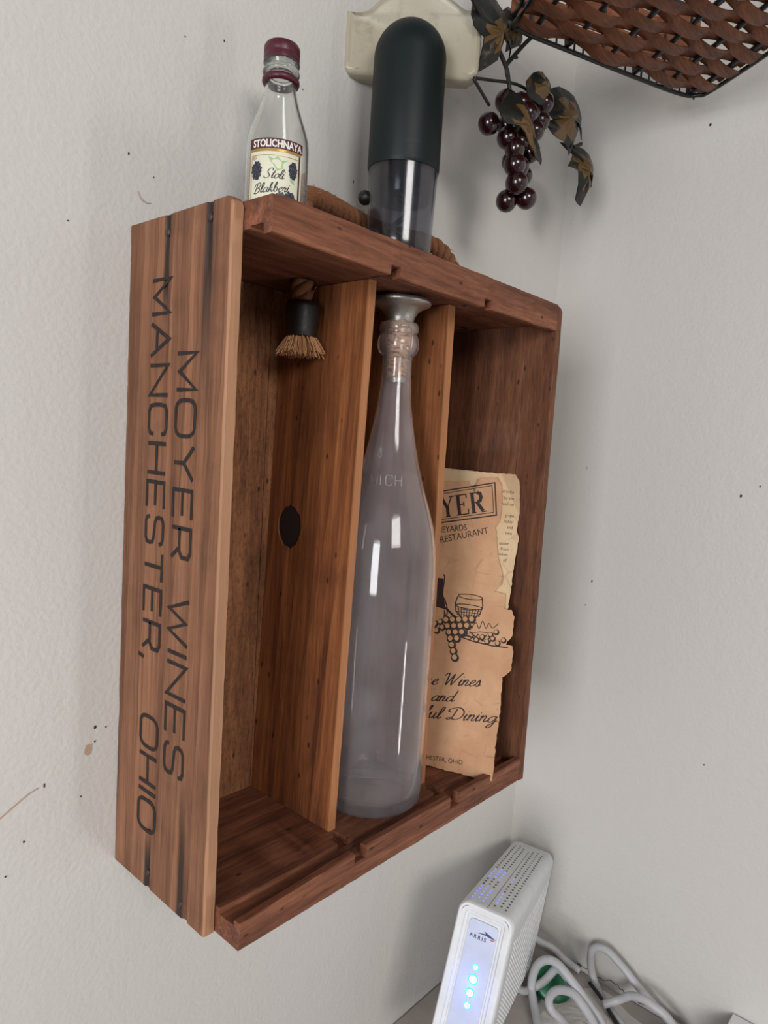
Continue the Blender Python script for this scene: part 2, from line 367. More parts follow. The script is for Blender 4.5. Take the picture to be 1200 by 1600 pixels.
def panel_stain(b, col):
    tc = b.new('ShaderNodeTexCoord'); sp = b.new('ShaderNodeSeparateXYZ'); b.t.links.new(tc.outputs['Object'], sp.inputs[0])
    y, z = sp.outputs[1], sp.outputs[2]
    wob = b.math('MULTIPLY', b.math('SUBTRACT', b.noise(b.coord((1, 1, .25)), 60, 2), 0.5), 0.004)
    def strip(yc, hw, z0, z1, amt):                 # dark rust/strap stain from z0 (full) fading to z1
        d = b.math('ABSOLUTE', b.math('SUBTRACT', b.math('ADD', y, wob), yc))
        a = b.new('ShaderNodeMapRange', interpolation_type='SMOOTHSTEP'); b.put(a.inputs[0], d)
        a.inputs[1].default_value = hw * 0.45; a.inputs[2].default_value = hw * 1.25; a.inputs[3].default_value = 1; a.inputs[4].default_value = 0
        e = b.new('ShaderNodeMapRange', interpolation_type='SMOOTHSTEP'); b.put(e.inputs[0], z)
        e.inputs[1].default_value = z0; e.inputs[2].default_value = z1; e.inputs[3].default_value = amt; e.inputs[4].default_value = 0
        return b.math('MULTIPLY', a.outputs[0], e.outputs[0])
    s = None
    for args in ((-.0372, .0030, .330, .300, .93), (-.0735, .0040, .345, .235, .92), (-.0355, .0028, .012, .040, .93), (-.0690, .0032, .02, .085, .93), (-.0545, .0200, .22, .05, 0.0)):
        q = strip(*args); s = q if s is None else b.math('MAXIMUM', s, q)
    col = b.mix(b.ramp(b.math('MULTIPLY', y, -10.0), [(.895, 0.), (.903, .5)]), col, srgb(190, 146, 112))  # front edge: paler wood, with some front light put into the colour
    return b.mix(s, col, (0.016, 0.012, 0.011, 1))
def edge_pale(b, col):
    tc = b.new('ShaderNodeTexCoord'); sp = b.new('ShaderNodeSeparateXYZ'); b.t.links.new(tc.outputs['Object'], sp.inputs[0])
    return b.mix(b.ramp(b.math('MULTIPLY', sp.outputs[1], -10.0), [(.800, 0.), (.806, .55)]), col, srgb(190, 132, 88))  # rough unoiled front edge, its paleness partly light painted in
M_PANEL = wood('cedar_panel_wood', 2, PL, PM, PD, 0.6, 26, 230, stain=panel_stain, pores=0, wave=.10)
M_PANELR = wood('cedar_right_panel_wood', 2, srgb(136, 92, 66), srgb(104, 66, 46), srgb(68, 40, 28), 0.66, 10, 240, bumpd=0.0006, offs=(.3, .1, 0))
M_BOARD = wood('cedar_shelf_board_wood', 0, srgb(154, 102, 76), srgb(118, 74, 54), srgb(74, 43, 32), 0.62, 12, 220, offs=(0, .2, .4))
M_SAW = wood('rough_sawn_wood', 2, srgb(168, 118, 82), srgb(138, 92, 62), srgb(90, 56, 38), 0.75, 8, 240, bumpd=0.0009, saw=1, offs=(.5, 0, 0))
M_DIV = wood('oiled_divider_wood', 2, srgb(170, 112, 70), srgb(132, 80, 48), srgb(82, 46, 28), 0.5, 22, 220, stain=edge_pale, wave=.07, offs=(.1, .7, 0), contrast=1.1, gloss=0.35)
M_DIVR = wood('divider_wood_pale', 2, srgb(168, 110, 70), srgb(138, 86, 52), srgb(92, 54, 32), 0.55, 22, 260, stain=edge_pale, offs=(.4, .9, .1))
M_KNOT = plain('dark_knot', srgb(34, 20, 15), 0.8, 0.5, 900)
def ink_wood():
    b = NB('stencil_ink'); v = b.coord((1, 1, .15)); n = b.noise(v, 500, 3, 0.7)
    return b.done(b.bsdf(b.mix(b.ramp(n, [(.42, 0.0), (.66, 0.55)]), srgb(24, 18, 17), srgb(60, 40, 32)), 0.8))
M_INK = ink_wood()
M_NAIL = plain('rusty_nail', srgb(70, 58, 56), 0.5, 0.3, 900, Metallic=0.6)
M_ROPE = plain('manila_rope', srgb(138, 90, 58), 0.8, 0.8, 1400)
M_FRAY = plain('frayed_manila', srgb(188, 138, 96), 0.8)
M_TAPE = plain('black_rubber_sleeve', srgb(26, 21, 21), 0.45, 0.2, 300)
M_HOUSE = plain('dark_green_black_plastic', srgb(5, 19, 19), 0.48, 0.05, 1500, Specular_IOR_Level=.3)
M_BEIGE = (lambda b: b.done(b.bsdf(b.mix(b.ramp(b.noise(b.coord(), 70, 5, .7), [(.55, 0.), (.8, .55)]), srgb(166, 158, 138), srgb(112, 98, 76)), 0.35, b.bump(b.noise(b.coord(), 120, 3), .1, .001))))(NB('aged_beige_plastic'))
M_BLACK = plain('black_wire', srgb(22, 22, 22), 0.4, 0.2, 600)
M_MAROON = plain('maroon_plastic', srgb(72, 16, 32), 0.38, 0.1, 700)
M_PEWTER = plain('brushed_pewter', srgb(176, 172, 164), 0.36, 0.15, 800, Metallic=0.85)
M_CORK = (lambda b: b.done(b.bsdf(b.mix(b.ramp(b.noise(b.coord((1, 1, 3)), 220, 4, .7), [(.45, 0.), (.62, 1.)]), srgb(200, 160, 122), srgb(120, 80, 54)), 0.85, b.bump(b.noise(b.coord(), 500, 3), .5, .0006))))(NB('cork'))
def glass(name, col, rough, haze, hazecol):
    b = NB(name)
    g = b.new('ShaderNodeBsdfPrincipled'); g.inputs['Base Color'].default_value = col; g.inputs['Transmission Weight'].default_value = 1
    g.inputs['Roughness'].default_value = rough; g.inputs['IOR'].default_value = 1.45
    d = b.new('ShaderNodeBsdfDiffuse'); d.inputs[0].default_value = hazecol
    tl = b.new('ShaderNodeBsdfTranslucent'); tl.inputs[0].default_value = hazecol
    mx0 = b.new('ShaderNodeMixShader'); mx0.inputs[0].default_value = 0.5; b.t.links.new(d.outputs[0], mx0.inputs[1]); b.t.links.new(tl.outputs[0], mx0.inputs[2])
    mx = b.new('ShaderNodeMixShader'); n = b.noise(b.coord(), 50, 4)
    b.put(mx.inputs[0], b.ramp(n, [(.3, haze * 0.6), (.7, haze * 1.3)])); b.t.links.new(g.outputs[0], mx.inputs[1]); b.t.links.new(mx0.outputs[0], mx.inputs[2])
    return b.done(mx.outputs[0])
M_GLASS = glass('dusty_painted_sheen_glass', (.99, .98, 1.0, 1), 0.05, 0.12, (.86, .80, .80, 1))  # haze is dust plus bright reflections painted into the glass
M_GLASS2 = glass('clear_glass', (.97, .98, .96, 1), 0.03, 0.05, (.8, .8, .78, 1))
M_EMB = glass('embossed_glass', (.98, .98, 1, 1), 0.02, 0.35, (.9, .88, .9, 1))
M_SMOKE = (lambda b: (lambda t, g, mx: (setattr(t.inputs[0], 'default_value', (.60, .60, .64, 1)), setattr(g.inputs[0], 'default_value', (1, 1, 1, 1)), setattr(g.inputs[1], 'default_value', .16),
    b.put(mx.inputs[0], b.math('ADD', b.new('ShaderNodeLayerWeight').outputs['Facing'], 0.06, clamp=True) and b.math('ADD', b.math('MULTIPLY', b.math('POWER', b.new('ShaderNodeLayerWeight').outputs['Facing'], 3.0), .5), 0.05)),
    b.t.links.new(t.outputs[0], mx.inputs[1]), b.t.links.new(g.outputs[0], mx.inputs[2]), b.done(mx.outputs[0]))[-1])(b.new('ShaderNodeBsdfTransparent'), b.new('ShaderNodeBsdfGlossy'), b.new('ShaderNodeMixShader')))(NB('smoked_clear_plastic'))
M_MODEM = plain('white_plastic', srgb(222, 224, 226), 0.38, 0.03, 600)
M_CABLE = plain('light_grey_cable', srgb(176, 176, 178), 0.42)
M_GREEN = plain('green_plastic', srgb(14, 96, 62), 0.35)
M_BAG = plain('white_crumpled_plastic', srgb(205, 200, 194), 0.45, 0.2, 200)

# ------------------------------------------------------------------ setting
XW = 0.468; ZT = -0.279
def struct(name, V, F, mat): o = mesh(name, V, F, mat); o['kind'] = 'structure'; return o
struct('wall_back', *box(-1.6, XW + .1, 0, .08, -ZO, 1.4), M_WALL)
struct('wall_right', *box(XW, XW + .1, -1.6, 0, -ZO, 1.4), M_WALLR)
struct('floor', *box(-1.6, XW, -1.6, 0, -ZO - .05, -ZO), plain('grey_floor', srgb(120, 112, 104), 0.6))
tb = thing('table', (0.1, -0.3, -ZO), 'pale worktop in the corner under the white modem and cables', 'table')
V, F = box(-0.25, XW - .0005, -0.65, -0.0005, ZT - .03, ZT); bevel(mesh('tabletop', V, F, M_TABLE, tb), .002)
for x in (-0.22, XW - .03):
    for y in (-0.62, -0.03): V, F = box(x - .02, x + .02, y - .02, y + .02, -ZO, ZT - .03); bevel(mesh('leg', V, F, M_TABLE, tb), .002)
wr = bpy.data.objects['wall_right']
P = [(XW, -.078, ZT + .003), (XW, -.098, ZT + .006), (XW, -.112, ZT + .003), (XW, -.128, ZT + .007), (XW, -.143, ZT + .003), (XW, -.16, ZT + .002)]
pts = [Vector((XW - .0006, p.y, p.z + random.uniform(-.0015, .0015))) for p in cr(P, 6)]
V, F = tube(pts, lambda t: .0001 + .0003 * abs(math.sin(t * 19)), 5); mesh('crack', V, F, plain('crack_dark', srgb(70, 58, 40), .9), wr)

M_MARK = plain('scuff_dark', srgb(60, 48, 42), .9); M_MARK2 = plain('scuff_tan', srgb(178, 150, 128), .9)
def mark(wall, P, r, kind=M_MARK, st=1.5):
    n = 9; c_ = []
    for k in range(n): a = 2 * PI * k / n; q = r * (1 + .5 * noise.noise(Vector((P[0] * 90 + math.cos(a), P[2] * 90, math.sin(a))))); c_.append((q * math.cos(a), q * st * math.sin(a)))
    if wall == 'wall_back': V = [(P[0] + a, -.0003, P[2] + b) for a, b in c_]
    else: V = [(XW - .0003, P[1] + a, P[2] + b) for a, b in c_]
    mesh('scuff_mark', V, [tuple(range(n))], kind, bpy.data.objects[wall], fix=False)
for x, z, r, k, st in ((-.0139, .0840, .0008, 0, 1.2), (-.0137, .0757, .0006, 0, 1), (-.0176, .0716, .0021, 1, 1.9), (-.0075, .0825, .0005, 0, 1), (-.0411, .0590, .0006, 0, 2), (-.0512, .0312, .0005, 0, 1.5),
        (-.0602, .0155, .0006, 0, 1), (-.0339, .3536, .0005, 0, 1), (-.0026, .3965, .0006, 0, 1.2), (.0285, .4692, .0004, 0, 1), (.0539, .4783, .0005, 0, 1.3), (.0122, .3891, .0004, 0, 1), (.1648, .4342, .0006, 0, 1.6), (.1148, .4759, .0005, 0, 1), (-.0211, .0458, .0005, 0, 1)):
    mark('wall_back', (x, 0, z), r, (M_MARK, M_MARK2)[k], st)
for y, z, r in ((-.0619, .1024, .0005), (-.1953, .2265, .0010), (-.0664, .1277, .0008), (-.1366, .5507, .0010), (-.2095, .2361, .0006), (-.1896, -.0208, .0006)): mark('wall_right', (XW, y, z), r)
V, F = tube(cr([(-.0640, -.0003, .0480), (-.0560, -.0004, .0530), (-.0489, -.0004, .0570), (-.0440, -.0003, .0585)], 5), .0003, 5); mesh('scuff_line', V, F, M_MARK2, bpy.data.objects['wall_back'])
V, F = tube(cr([(.0030, -.0004, .3790), (.0050, -.0006, .3755), (.0085, -.0005, .3745), (.0110, -.0004, .3750)], 5), .00018, 5); mesh('stray_fibre', V, F, M_MARK2, bpy.data.objects['wall_back'])

# ------------------------------------------------------------------ crate
crate = thing('wooden_crate', (0, 0, 0), 'small reddish cedar wine crate hung open side out on the white wall', 'crate')
ZI0, ZI1 = .014, .346
# left side panel: swept up Z, profile in x,y
gro = [(-.0385, -.0358), (-.0750, -.0722)]
def lp(z):
    e = min(z, .36 - z)
    gd = .0009 if e < .03 else max(0, .0009 * (1 - (e - .03) / .03))
    top = .0028 * max(0, 1 - (.36 - z) / .004) ** 2
    return [(0, -.0006), (0, -.0345), (gd, -.0358), (gd, -.0380), (0, -.0392), (0, -.0712), (gd, -.0725), (gd, -.0748), (0, -.0760), (0, -.0902 + top), (.0009, -.0910 + top), (.0062, -.0910 + top), (.0068, -.0902 + top), (.0068, -.0006)]
st = [0, .0008] + lin(.004, .356, 70) + [.3585, .36]
V, F = sweep(st, 2, lp, .00035, 1)
sideL = smooth_ang(mesh('side_panel', V, F, M_PANEL, crate), 30); sideL['label'] = 'left end panel with black stencilled lettering and nail stains'
for (y, z) in ((-.0370, .3515), (-.0737, .3530), (-.0365, .0085), (-.0692, .0065)):
    V, F = lathe([(.0001, -.0002), (.0016, -.0002), (.0018, .0006), (.0012, .0013), (.0001, .0015)], (0, 0), 10)
    V = [(-v[2] + .0008, y + v[0], z + v[1] * 1.25) for v in V]; smooth_ang(mesh('nail', V, F, M_NAIL, sideL))
shapes = []
def onp(u, v): return (-.00022 - .0001, -v, -u)       # reads downwards, letter tops towards the front
W_ = .0021
shapes += wide_text('MANCHESTER,', -.3285, -.1285, .0246, .0170, W_) + wide_text('OHIO', -.0970, -.0325, .0253, .0170, W_)
shapes += wide_text('MOYER', -.2905, -.1880, .0503, .0170, W_) + wide_text('WINES', -.1670, -.0735, .0500, .0175, W_)
ink('lettering', shapes, onp, M_INK, sideL)
# right side panel: two boards edge to edge
for (y0, y1) in ((-.0862, -.0006), (-.1112, -.0866)):
    def rp(z, y0=y0, y1=y1):
        t = .0030 * max(0, 1 - (.36 - z) / .005) ** 2 if y0 < -.1 else 0
        return [(.2702, y1), (.2702, y0 + .0005 + t), (.2707, y0 + t), (.2765, y0 + t), (.2771, y0 + .0006 + t), (.2771, y1)]
    V, F = sweep([0, .0008] + lin(.004, .356, 60) + [.3585, .36], 2, rp, .0003, 5 + y0 * 100)
    smooth_ang(mesh('side_panel', V, F, M_PANELR, crate), 30)
# top and bottom boards: profile in y,z swept along X, with a lid groove, lip, notches and divider slots
SLOT = [(.0905, .0990), (.1835, .1915)]; NOTCH = [(.0872, .0972), (.1800, .1900)]
def inr(x, L): return any(a <= x <= b for a, b in L)
def sts(a, b, cuts, n):
    s = set(lin(a, b, n))
    for p, q in cuts:
        for k in (p - .00005, p + .00005, q - .00005, q + .00005): s.add(k)
    return sorted(s)
def bottom(x):
    sl = .0095 if inr(x, SLOT) else ZI0; nt = .0104 if inr(x, NOTCH) else .0140 + .0042 * min(1, x / .11)
    return [(-.0006, 0), (-.1102, 0), (-.1112, .0008), (-.1112, nt - .0006), (-.1105, nt), (-.1062, nt - .0002), (-.1056, .0112), (-.0945, .0110), (-.0940, sl), (-.0815, sl), (-.0812, ZI0), (-.0400, ZI0), (-.0006, ZI0)]
V, F = sweep(sts(.0070, .2700, SLOT + NOTCH, 70), 0, bottom, .00035, 20)
bb = smooth_ang(mesh('bottom_board', V, F, M_BOARD, crate), 30)
NOTCHT = [(.0872, .0950), (.1760, .1845)]
SLOTT = [(.1010, .1045), (.1860, .1960)]
def top(x):
    sl = .3505 if inr(x, SLOTT) else ZI1; nt = .3462 if inr(x, NOTCHT) else .3422 - .0012 * min(1, x / .1)
    e = max(0, 1 - (x - .007) / .012) * .0022
    return [(-.0006, .36), (-.0006, ZI1), (-.0400, ZI1), (-.0812, ZI1), (-.0815, sl), (-.0950, sl), (-.0955, .3472), (-.1050, .3470), (-.1056, nt), (-.1105, nt), (-.1112, nt + .0006), (-.1112, .3592 - e), (-.1104, .36 - e * .5)]
V, F = sweep(sts(.0070, .2700, SLOTT + NOTCHT, 70), 0, top, .00035, 30)
smooth_ang(mesh('top_board', V, F, M_BOARD, crate), 30)
for x0, x1 in ((.0072, .0938), (.0944, .1830), (.1836, .2698)):
    V, F = sweep(lin(.0143, .3457, 40), 2, lambda z: [(x0, -.0046), (x1, -.0046), (x1, -.0006), (x0, -.0006)], .0003, x0 * 300)
    smooth_ang(mesh('back_board', V, F, M_SAW, crate), 30)
# dividers: sheared slabs; the left one has a knot hole
def divider(xb, xt, th, hole, mat, seed):
    ys = -.0050; yf = -.0812
    out = []
    for i in range(31): z = .0143 + (.3457 - .0143) * i / 30; out.append((yf + noise.noise(Vector((z * 80, seed, 0))) * .0004, z))
    for i in range(31): z = .3457 - (.3457 - .0143) * i / 30; out.append((ys, z))
    loops = [[Vector((y, z, 0)) for y, z in out]]
    if hole:
        hy, hz, ra, rb = hole
        loops.append([Vector((hy + ra * math.cos(a) * (1 + .10 * noise.noise(Vector((math.cos(a) * 2, math.sin(a) * 2, 3)))), hz + rb * math.sin(a) * (1 + .12 * noise.noise(Vector((math.cos(a) * 3, math.sin(a) * 3, 8)))), 0)) for a in [2 * PI * k / 28 for k in range(28)]][::-1])
    tri = tessellate_polygon(loops); flat = [v for L in loops for v in L]; n = len(flat); V, F = [], []
    for s in (0, 1):
        for v in flat: V.append((xb + (xt - xb) * (v.y - .014) / .332 + s * th, v.x, v.y))
    F += [tuple(t) for t in tri] + [tuple(i + n for i in reversed(t)) for t in tri]
    k0 = 0
    for L in loops:
        m_ = len(L)
        for i in range(m_): j = (i + 1) % m_; F.append((k0 + i, k0 + j, k0 + j + n, k0 + i + n))
        k0 += m_
    return mesh('divider', V, F, mat, crate)
d1 = divider(.0950, .1030, .0056, (-.0258, .1955, .0110, .0138), M_DIV, 3); d1['label'] = 'left divider board with a dark knot hole'
V, F = sphere((.1032, -.0258, .1955), .0135, 24, 14); V = [(.1013 + (v[0] - .1032) * .13, v[1], .1955 + (v[2] - .1955) * 1.18) for v in V]
mesh('knot', V, F, M_KNOT, d1, True)
divider(.1835, .1800, .0062, None, M_DIVR, 8)

# ------------------------------------------------------------------ rope handle with tassel
rope = thing('rope_handle', (.088, -.040, .360), 'braided manila rope handle looped over the crate top with black sleeved frayed end', 'rope')
RP = [(.0885, -.0400, .3322), (.0882, -.0400, .345), (.0885, -.0390, .366), (.0905, -.0350, .382), (.0980, -.0260, .3985), (.1170, -.0180, .4050), (.1400, -.0135, .4060), (.1700, -.0095, .4050), (.2050, -.0095, .4060), (.2300, -.0130, .4080), (.2450, -.0200, .4030), (.2530, -.0280, .3860), (.2560, -.0320, .3640), (.2560, -.0330, .3500)]
cen = cr(RP, 16); n = len(cen)
L = [0]
for i in range(1, n): L.append(L[-1] + (cen[i] - cen[i - 1]).length)
Np = Vector((0, 1, 0)); fr = []
for i in range(n):
    T = (cen[min(n - 1, i + 1)] - cen[max(0, i - 1)]).normalized(); Np = (Np - T * Np.dot(T)).normalized(); fr.append((Np.copy(), T.cross(Np)))
for s in range(3):
    path = []
    for i in range(n):
        a = L[i] / .021 * 2 * PI + s * 2 * PI / 3; path.append(cen[i] + (fr[i][0] * math.cos(a) + fr[i][1] * math.sin(a)) * .0036)
    V, F = tube(path, .0031, 10); mesh('strand', V, F, M_ROPE, rope, True)
fib = []
for k in range(170):
    i = random.randrange(4, n - 4); a = random.uniform(0, 2 * PI); d = fr[i][0] * math.cos(a) + fr[i][1] * math.sin(a); T = (cen[i + 1] - cen[i]).normalized()
    p = cen[i] + d * .0058; fib.append(tube([p, p + d * .0012 + T * .003, p + d * random.uniform(.001, .003) + T * .006], .00012, 3))
V, F = merge(*fib); tag(mesh('loose_fibre', V, F, M_FRAY, rope), kind='stuff')
V, F = lathe([(.0045, .3330), (.0088, .3335), (.0100, .3325), (.0104, .330), (.0100, .322), (.0093, .317), (.0092, .3135), (.0088, .3125), (.0070, .3130)], (.0895, -.040), 28)
mesh('sleeve', V, F, M_TAPE, rope, True)
fib = []
for k in range(420):
    a = random.uniform(0, 2 * PI); q = math.sqrt(random.random()); r0 = .0078 * q; r1 = r0 + .0068 * q + random.uniform(-.001, .0015)
    c0 = Vector((.0895 + r0 * math.cos(a), -.040 + r0 * math.sin(a), .3145)); l = random.uniform(.010, .0135)
    c2 = Vector((.0895 + r1 * math.cos(a + .1), -.040 + r1 * math.sin(a + .1), .3145 - l)); cm = (c0 + c2) / 2 + Vector((random.uniform(-.0006, .0006), random.uniform(-.0006, .0006), 0))
    fib.append(tube([c0, cm, c2], .00030, 4))
V, F = merge(*fib); tag(mesh('frayed_end', V, F, M_FRAY, rope), kind='stuff')
# hole rims in the crate boards where the rope passes are dark rings
for hx, hy in ((.0883, -.040), (.2560, -.0325)):
    V, F = lathe([(.0060, .3460), (.0078, .3459), (.0078, .3457), (.0060, .3456)], (hx, hy), 20, False, False); mesh('rope_hole_rim', V, F, M_KNOT, crate)

# ------------------------------------------------------------------ wine bottle with pewter stopper
bc = (.148, -.0665)
wb = thing('wine_bottle', (bc[0], bc[1], ZI0), 'tall empty clear glass wine bottle standing in the middle compartment', 'bottle')
outer = [(.0280, ZI0 + .0004), (.0325, ZI0 + .0010), (.0342, ZI0 + .004), (.0345, ZI0 + .012), (.0346, .05), (.0347, .120), (.0347, .155), (.0344, .172), (.0333, .186), (.0305, .2005), (.0262, .2145), (.0222, .2265), (.0190, .2375), (.0160, .250), (.0128, .266), (.0110, .278), (.0098, .292), (.0094, .306), (.0098, .3085), (.0122, .3105), (.0132, .314), (.0132, .318), (.0120, .3215), (.0112, .3225), (.0124, .3240), (.0126, .3265), (.0118, .3290), (.0100, .3295)]
inner = [(.0092, .3290), (.0088, .325), (.0082, .300), (.0084, .292), (.0096, .278), (.0114, .266), (.0145, .250), (.0175, .2375), (.0208, .2265), (.0248, .2145), (.0290, .2005), (.0316, .186), (.0326, .172), (.0329, .155), (.0329, .05), (.0328, ZI0 + .012), (.031, ZI0 + .008), (.026, ZI0 + .0065), (.012, ZI0 + .012), (.0003, ZI0 + .014)]
foot = [(.0003, ZI0 + .008), (.012, ZI0 + .006), (.024, ZI0 + .0012)]
V, F = lathe(foot + outer + inner, bc, 72); mesh('glass_body', V, F, M_GLASS, wb, True)
nv = Vector((CAM.x - bc[0], CAM.y - bc[1], 0)).normalized(); sv = Vector((-nv.y, nv.x, 0))    # towards the viewer's side, and its right
def rad_at(z):
    for (r0, z0), (r1, z1) in zip(outer, outer[1:]):
        if z0 <= z <= z1: return r0 + (r1 - r0) * (z - z0) / (z1 - z0)
    return .0345
def onb(u, v, lift=0.0):
    r = rad_at(v) ; a = u / r; d = nv * math.cos(a) + sv * math.sin(a); return Vector((bc[0], bc[1], v)) + d * (r + lift)
parts = []
for ch, x in (('M', -.0125), ('I', -.0058), ('C', -.0025), ('H', .0035)):
    w_, st_ = WIDE[ch]
    for Pn in st_:
        parts.append(tube([onb(x + p[0] * .0031, .2268 + p[1] * .0062, .0001) for p in Pn], .00032, 6))
for zc, rr_ in ((.2455, .0014), (.2482, .0011)):
    parts.append(tube([onb(-.0075 + rr_ * math.cos(t), zc + rr_ * math.sin(t), .0001) for t in [2 * PI * k / 12 for k in range(12)]], .0003, 6, closed=True))
V, F = merge(*parts); mesh('embossed_lettering', V, F, M_EMB, wb, True)
stp = thing('bottle_stopper', (bc[0], bc[1], .293), 'flared pewter stopper with cork plugged into the tall clear wine bottle', 'stopper')
V, F = lathe([(.0003, .3285), (.0084, .3287), (.0090, .3298), (.0092, .3315), (.0100, .3338), (.0118, .3365), (.0152, .3390), (.0186, .3404), (.0196, .3416), (.0195, .3430), (.0180, .3440), (.0120, .3450), (.0003, .3454)], bc, 48)
mesh('flared_top', V, F, M_PEWTER, stp, True)
V, F = lathe([(.0003, .2945), (.0062, .2947), (.0066, .3000), (.0067, .3080), (.0074, .3084), (.0078, .318), (.0080, .3275), (.0003, .3284)], bc, 32)
mesh('cork', V, F, M_CORK, stp, True)
V, F = lathe([(.0003, .2915), (.0058, .2917), (.0060, .2945), (.0003, .2946)], bc, 32); smooth_ang(mesh('end_cap', V, F, M_PEWTER, stp), 40)

# ------------------------------------------------------------------ miniature bottle with printed label
mc = (.062, -.0437); Z0 = .3603
mb = thing('miniature_bottle', (mc[0], mc[1], Z0), 'miniature clear vodka bottle with maroon cap and blackberry label on crate top', 'bottle')
outer2 = [(.0140, Z0), (.0166, Z0 + .0006), (.0172, Z0 + .003), (.0172, .4105), (.0168, .4150), (.0156, .4200), (.0136, .4255), (.0112, .4320), (.0094, .4385), (.0083, .4440), (.0080, .4480), (.0080, .4620)]
inner2 = [(.0068, .4620), (.0068, .4440), (.0080, .4385), (.0098, .4320), (.0122, .4255), (.0142, .4200), (.0155, .4150), (.0159, .4105), (.0159, Z0 + .005), (.0130, Z0 + .003), (.0003, Z0 + .0045)]
V, F = lathe([(.0003, Z0 + .002), (.012, Z0 + .0012)] + outer2 + inner2, mc, 56); mesh('glass_body', V, F, M_GLASS2, mb, True)
V, F = lathe([(.0082, .4490), (.0096, .4494), (.0103, .4506), (.0100, .4518), (.0090, .4525), (.0091, .4535), (.0099, .4546), (.0101, .4558), (.0095, .4566)], mc, 40, False, False)
mesh('screw_thread', V, F, M_GLASS2, mb, True)
V, F = lathe([(.0082, .4560), (.0098, .4562), (.0099, .4588), (.0096, .4595), (.0099, .4602), (.0098, .4638), (.0090, .4650), (.0003, .4654)], mc, 40); smooth_ang(mesh('cap', V, F, M_MAROON, mb), 50)
V, F = lathe([(.0082, .4445), (.0098, .4447), (.0103, .4458), (.0102, .4472), (.0096, .4480), (.0082, .4480)], mc, 40, False, False); mesh('cap_ring', V, F, M_MAROON, mb, True)
nm = Vector((CAM.x - mc[0], CAM.y - mc[1], 0)).normalized(); sm = Vector((-nm.y, nm.x, 0))
def onm(lift):
    return lambda u, v: Vector((mc[0], mc[1], v)) + (nm * math.cos(u / .0172 - .05) + sm * math.sin(u / .0172 - .05)) * (.01725 + lift)
def patch(u0, u1, v0, v1, n=24): 
    V, F = [], []
    for i in range(n + 1): u = u0 + (u1 - u0) * i / n; V += [(u, v0), (u, v1)]
    return V, [(2 * i, 2 * i + 2, 2 * i + 3, 2 * i + 1) for i in range(n)]
lbl = ink('paper_label', [patch(-.0160, .0158, .372, .4100)], onm(0), plain('cream_label', srgb(214, 212, 190), .5), mb)
mW = plain('label_white', srgb(226, 220, 214), .5); mM = plain('label_maroon', srgb(70, 22, 32), .5); mG = plain('label_gold', srgb(176, 142, 74), .35, Metallic=.5)
mK = plain('label_black', srgb(26, 26, 30), .5); mGr = plain('label_leaf_green', srgb(150, 186, 132), .5); mBe = plain('label_berry', srgb(40, 42, 58), .45)
ink('brand_band', [patch(-.0160, .0158, .4048, .4102), patch(.0132, .0144, .372, .4040, 3)], onm(.00008), mM, lbl)
ink('gold_line', [patch(-.0160, .0146, .4034, .4048), patch(-.0160, -.0154, .372, .4034, 3), patch(-.0143, -.0140, .372, .4015, 3), patch(-.0143, .0128, .4012, .4015)], onm(.00012), mG, lbl)
ink('brand_name', [font_text('STOLICHNAYA', .0052, -.0134, .4057, .80, 1.0, 0, .00016)], onm(.00016), mW, lbl)
ink('leaf_print', [poly([(-.004, .4008), (-.001, .3995), (.001, .4010), (.003, .3990), (.007, .3998), (.004, .3975), (.004, .3950), (.001, .3935), (-.001, .3965), (-.003, .3985)]), poly([(.008, .3925), (.010, .3905), (.0115, .3880), (.0085, .3890)])], onm(.0001), mGr, lbl)
sh = []; hi = []
for (bx, bz, rx, rz) in ((-.0108, .3935, .0031, .0046), (.0098, .3950, .0023, .0043), (.0085, .3795, .0035, .0040), (.0032, .3790, .0030, .0036)):
    for k in range(46):
        a = k * 2.4; q = math.sqrt(k / 46); x, z = bx + rx * q * math.cos(a), bz + rz * q * math.sin(a)
        sh.append(disc((x, z), .00072, 8))
        if k % 3 == 0: hi.append(disc((x - .0001, z + .0002), .00020, 6))
ink('berry_print', sh, onm(.00014), mBe, lbl); ink('berry_shine', hi, onm(.00020), plain('label_grey', srgb(130, 134, 150), .5), lbl)
ink('script_name', script_text('Stoli', -.0060, .0048, .3895, .0024, .0005, .35, .02) + script_text('Blakberi', -.0118, .0078, .3815, .0024, .0005, .35, .10), onm(.00022), mK, lbl)
ink('seal_print', [ribbon([(-.0122 + .0011 * math.cos(t), .4000 + .0008 * math.sin(t)) for t in [2 * PI * k / 14 for k in range(14)]], .0002, closed=True), font_text('SPI', .0010, -.0129, .3997)], onm(.00016), plain('seal_red', srgb(170, 90, 84), .5), lbl)
ink('side_print', [font_text('|||||||||', .0012, 0, 0, 1, 1.6, -PI / 2)] and [patch(.0200, .0212, z, z + .0007, 2) for z in [.374 + .0017 * i for i in range(17)]], onm(.00006), plain('grey_print', srgb(120, 118, 104), .5), mb)

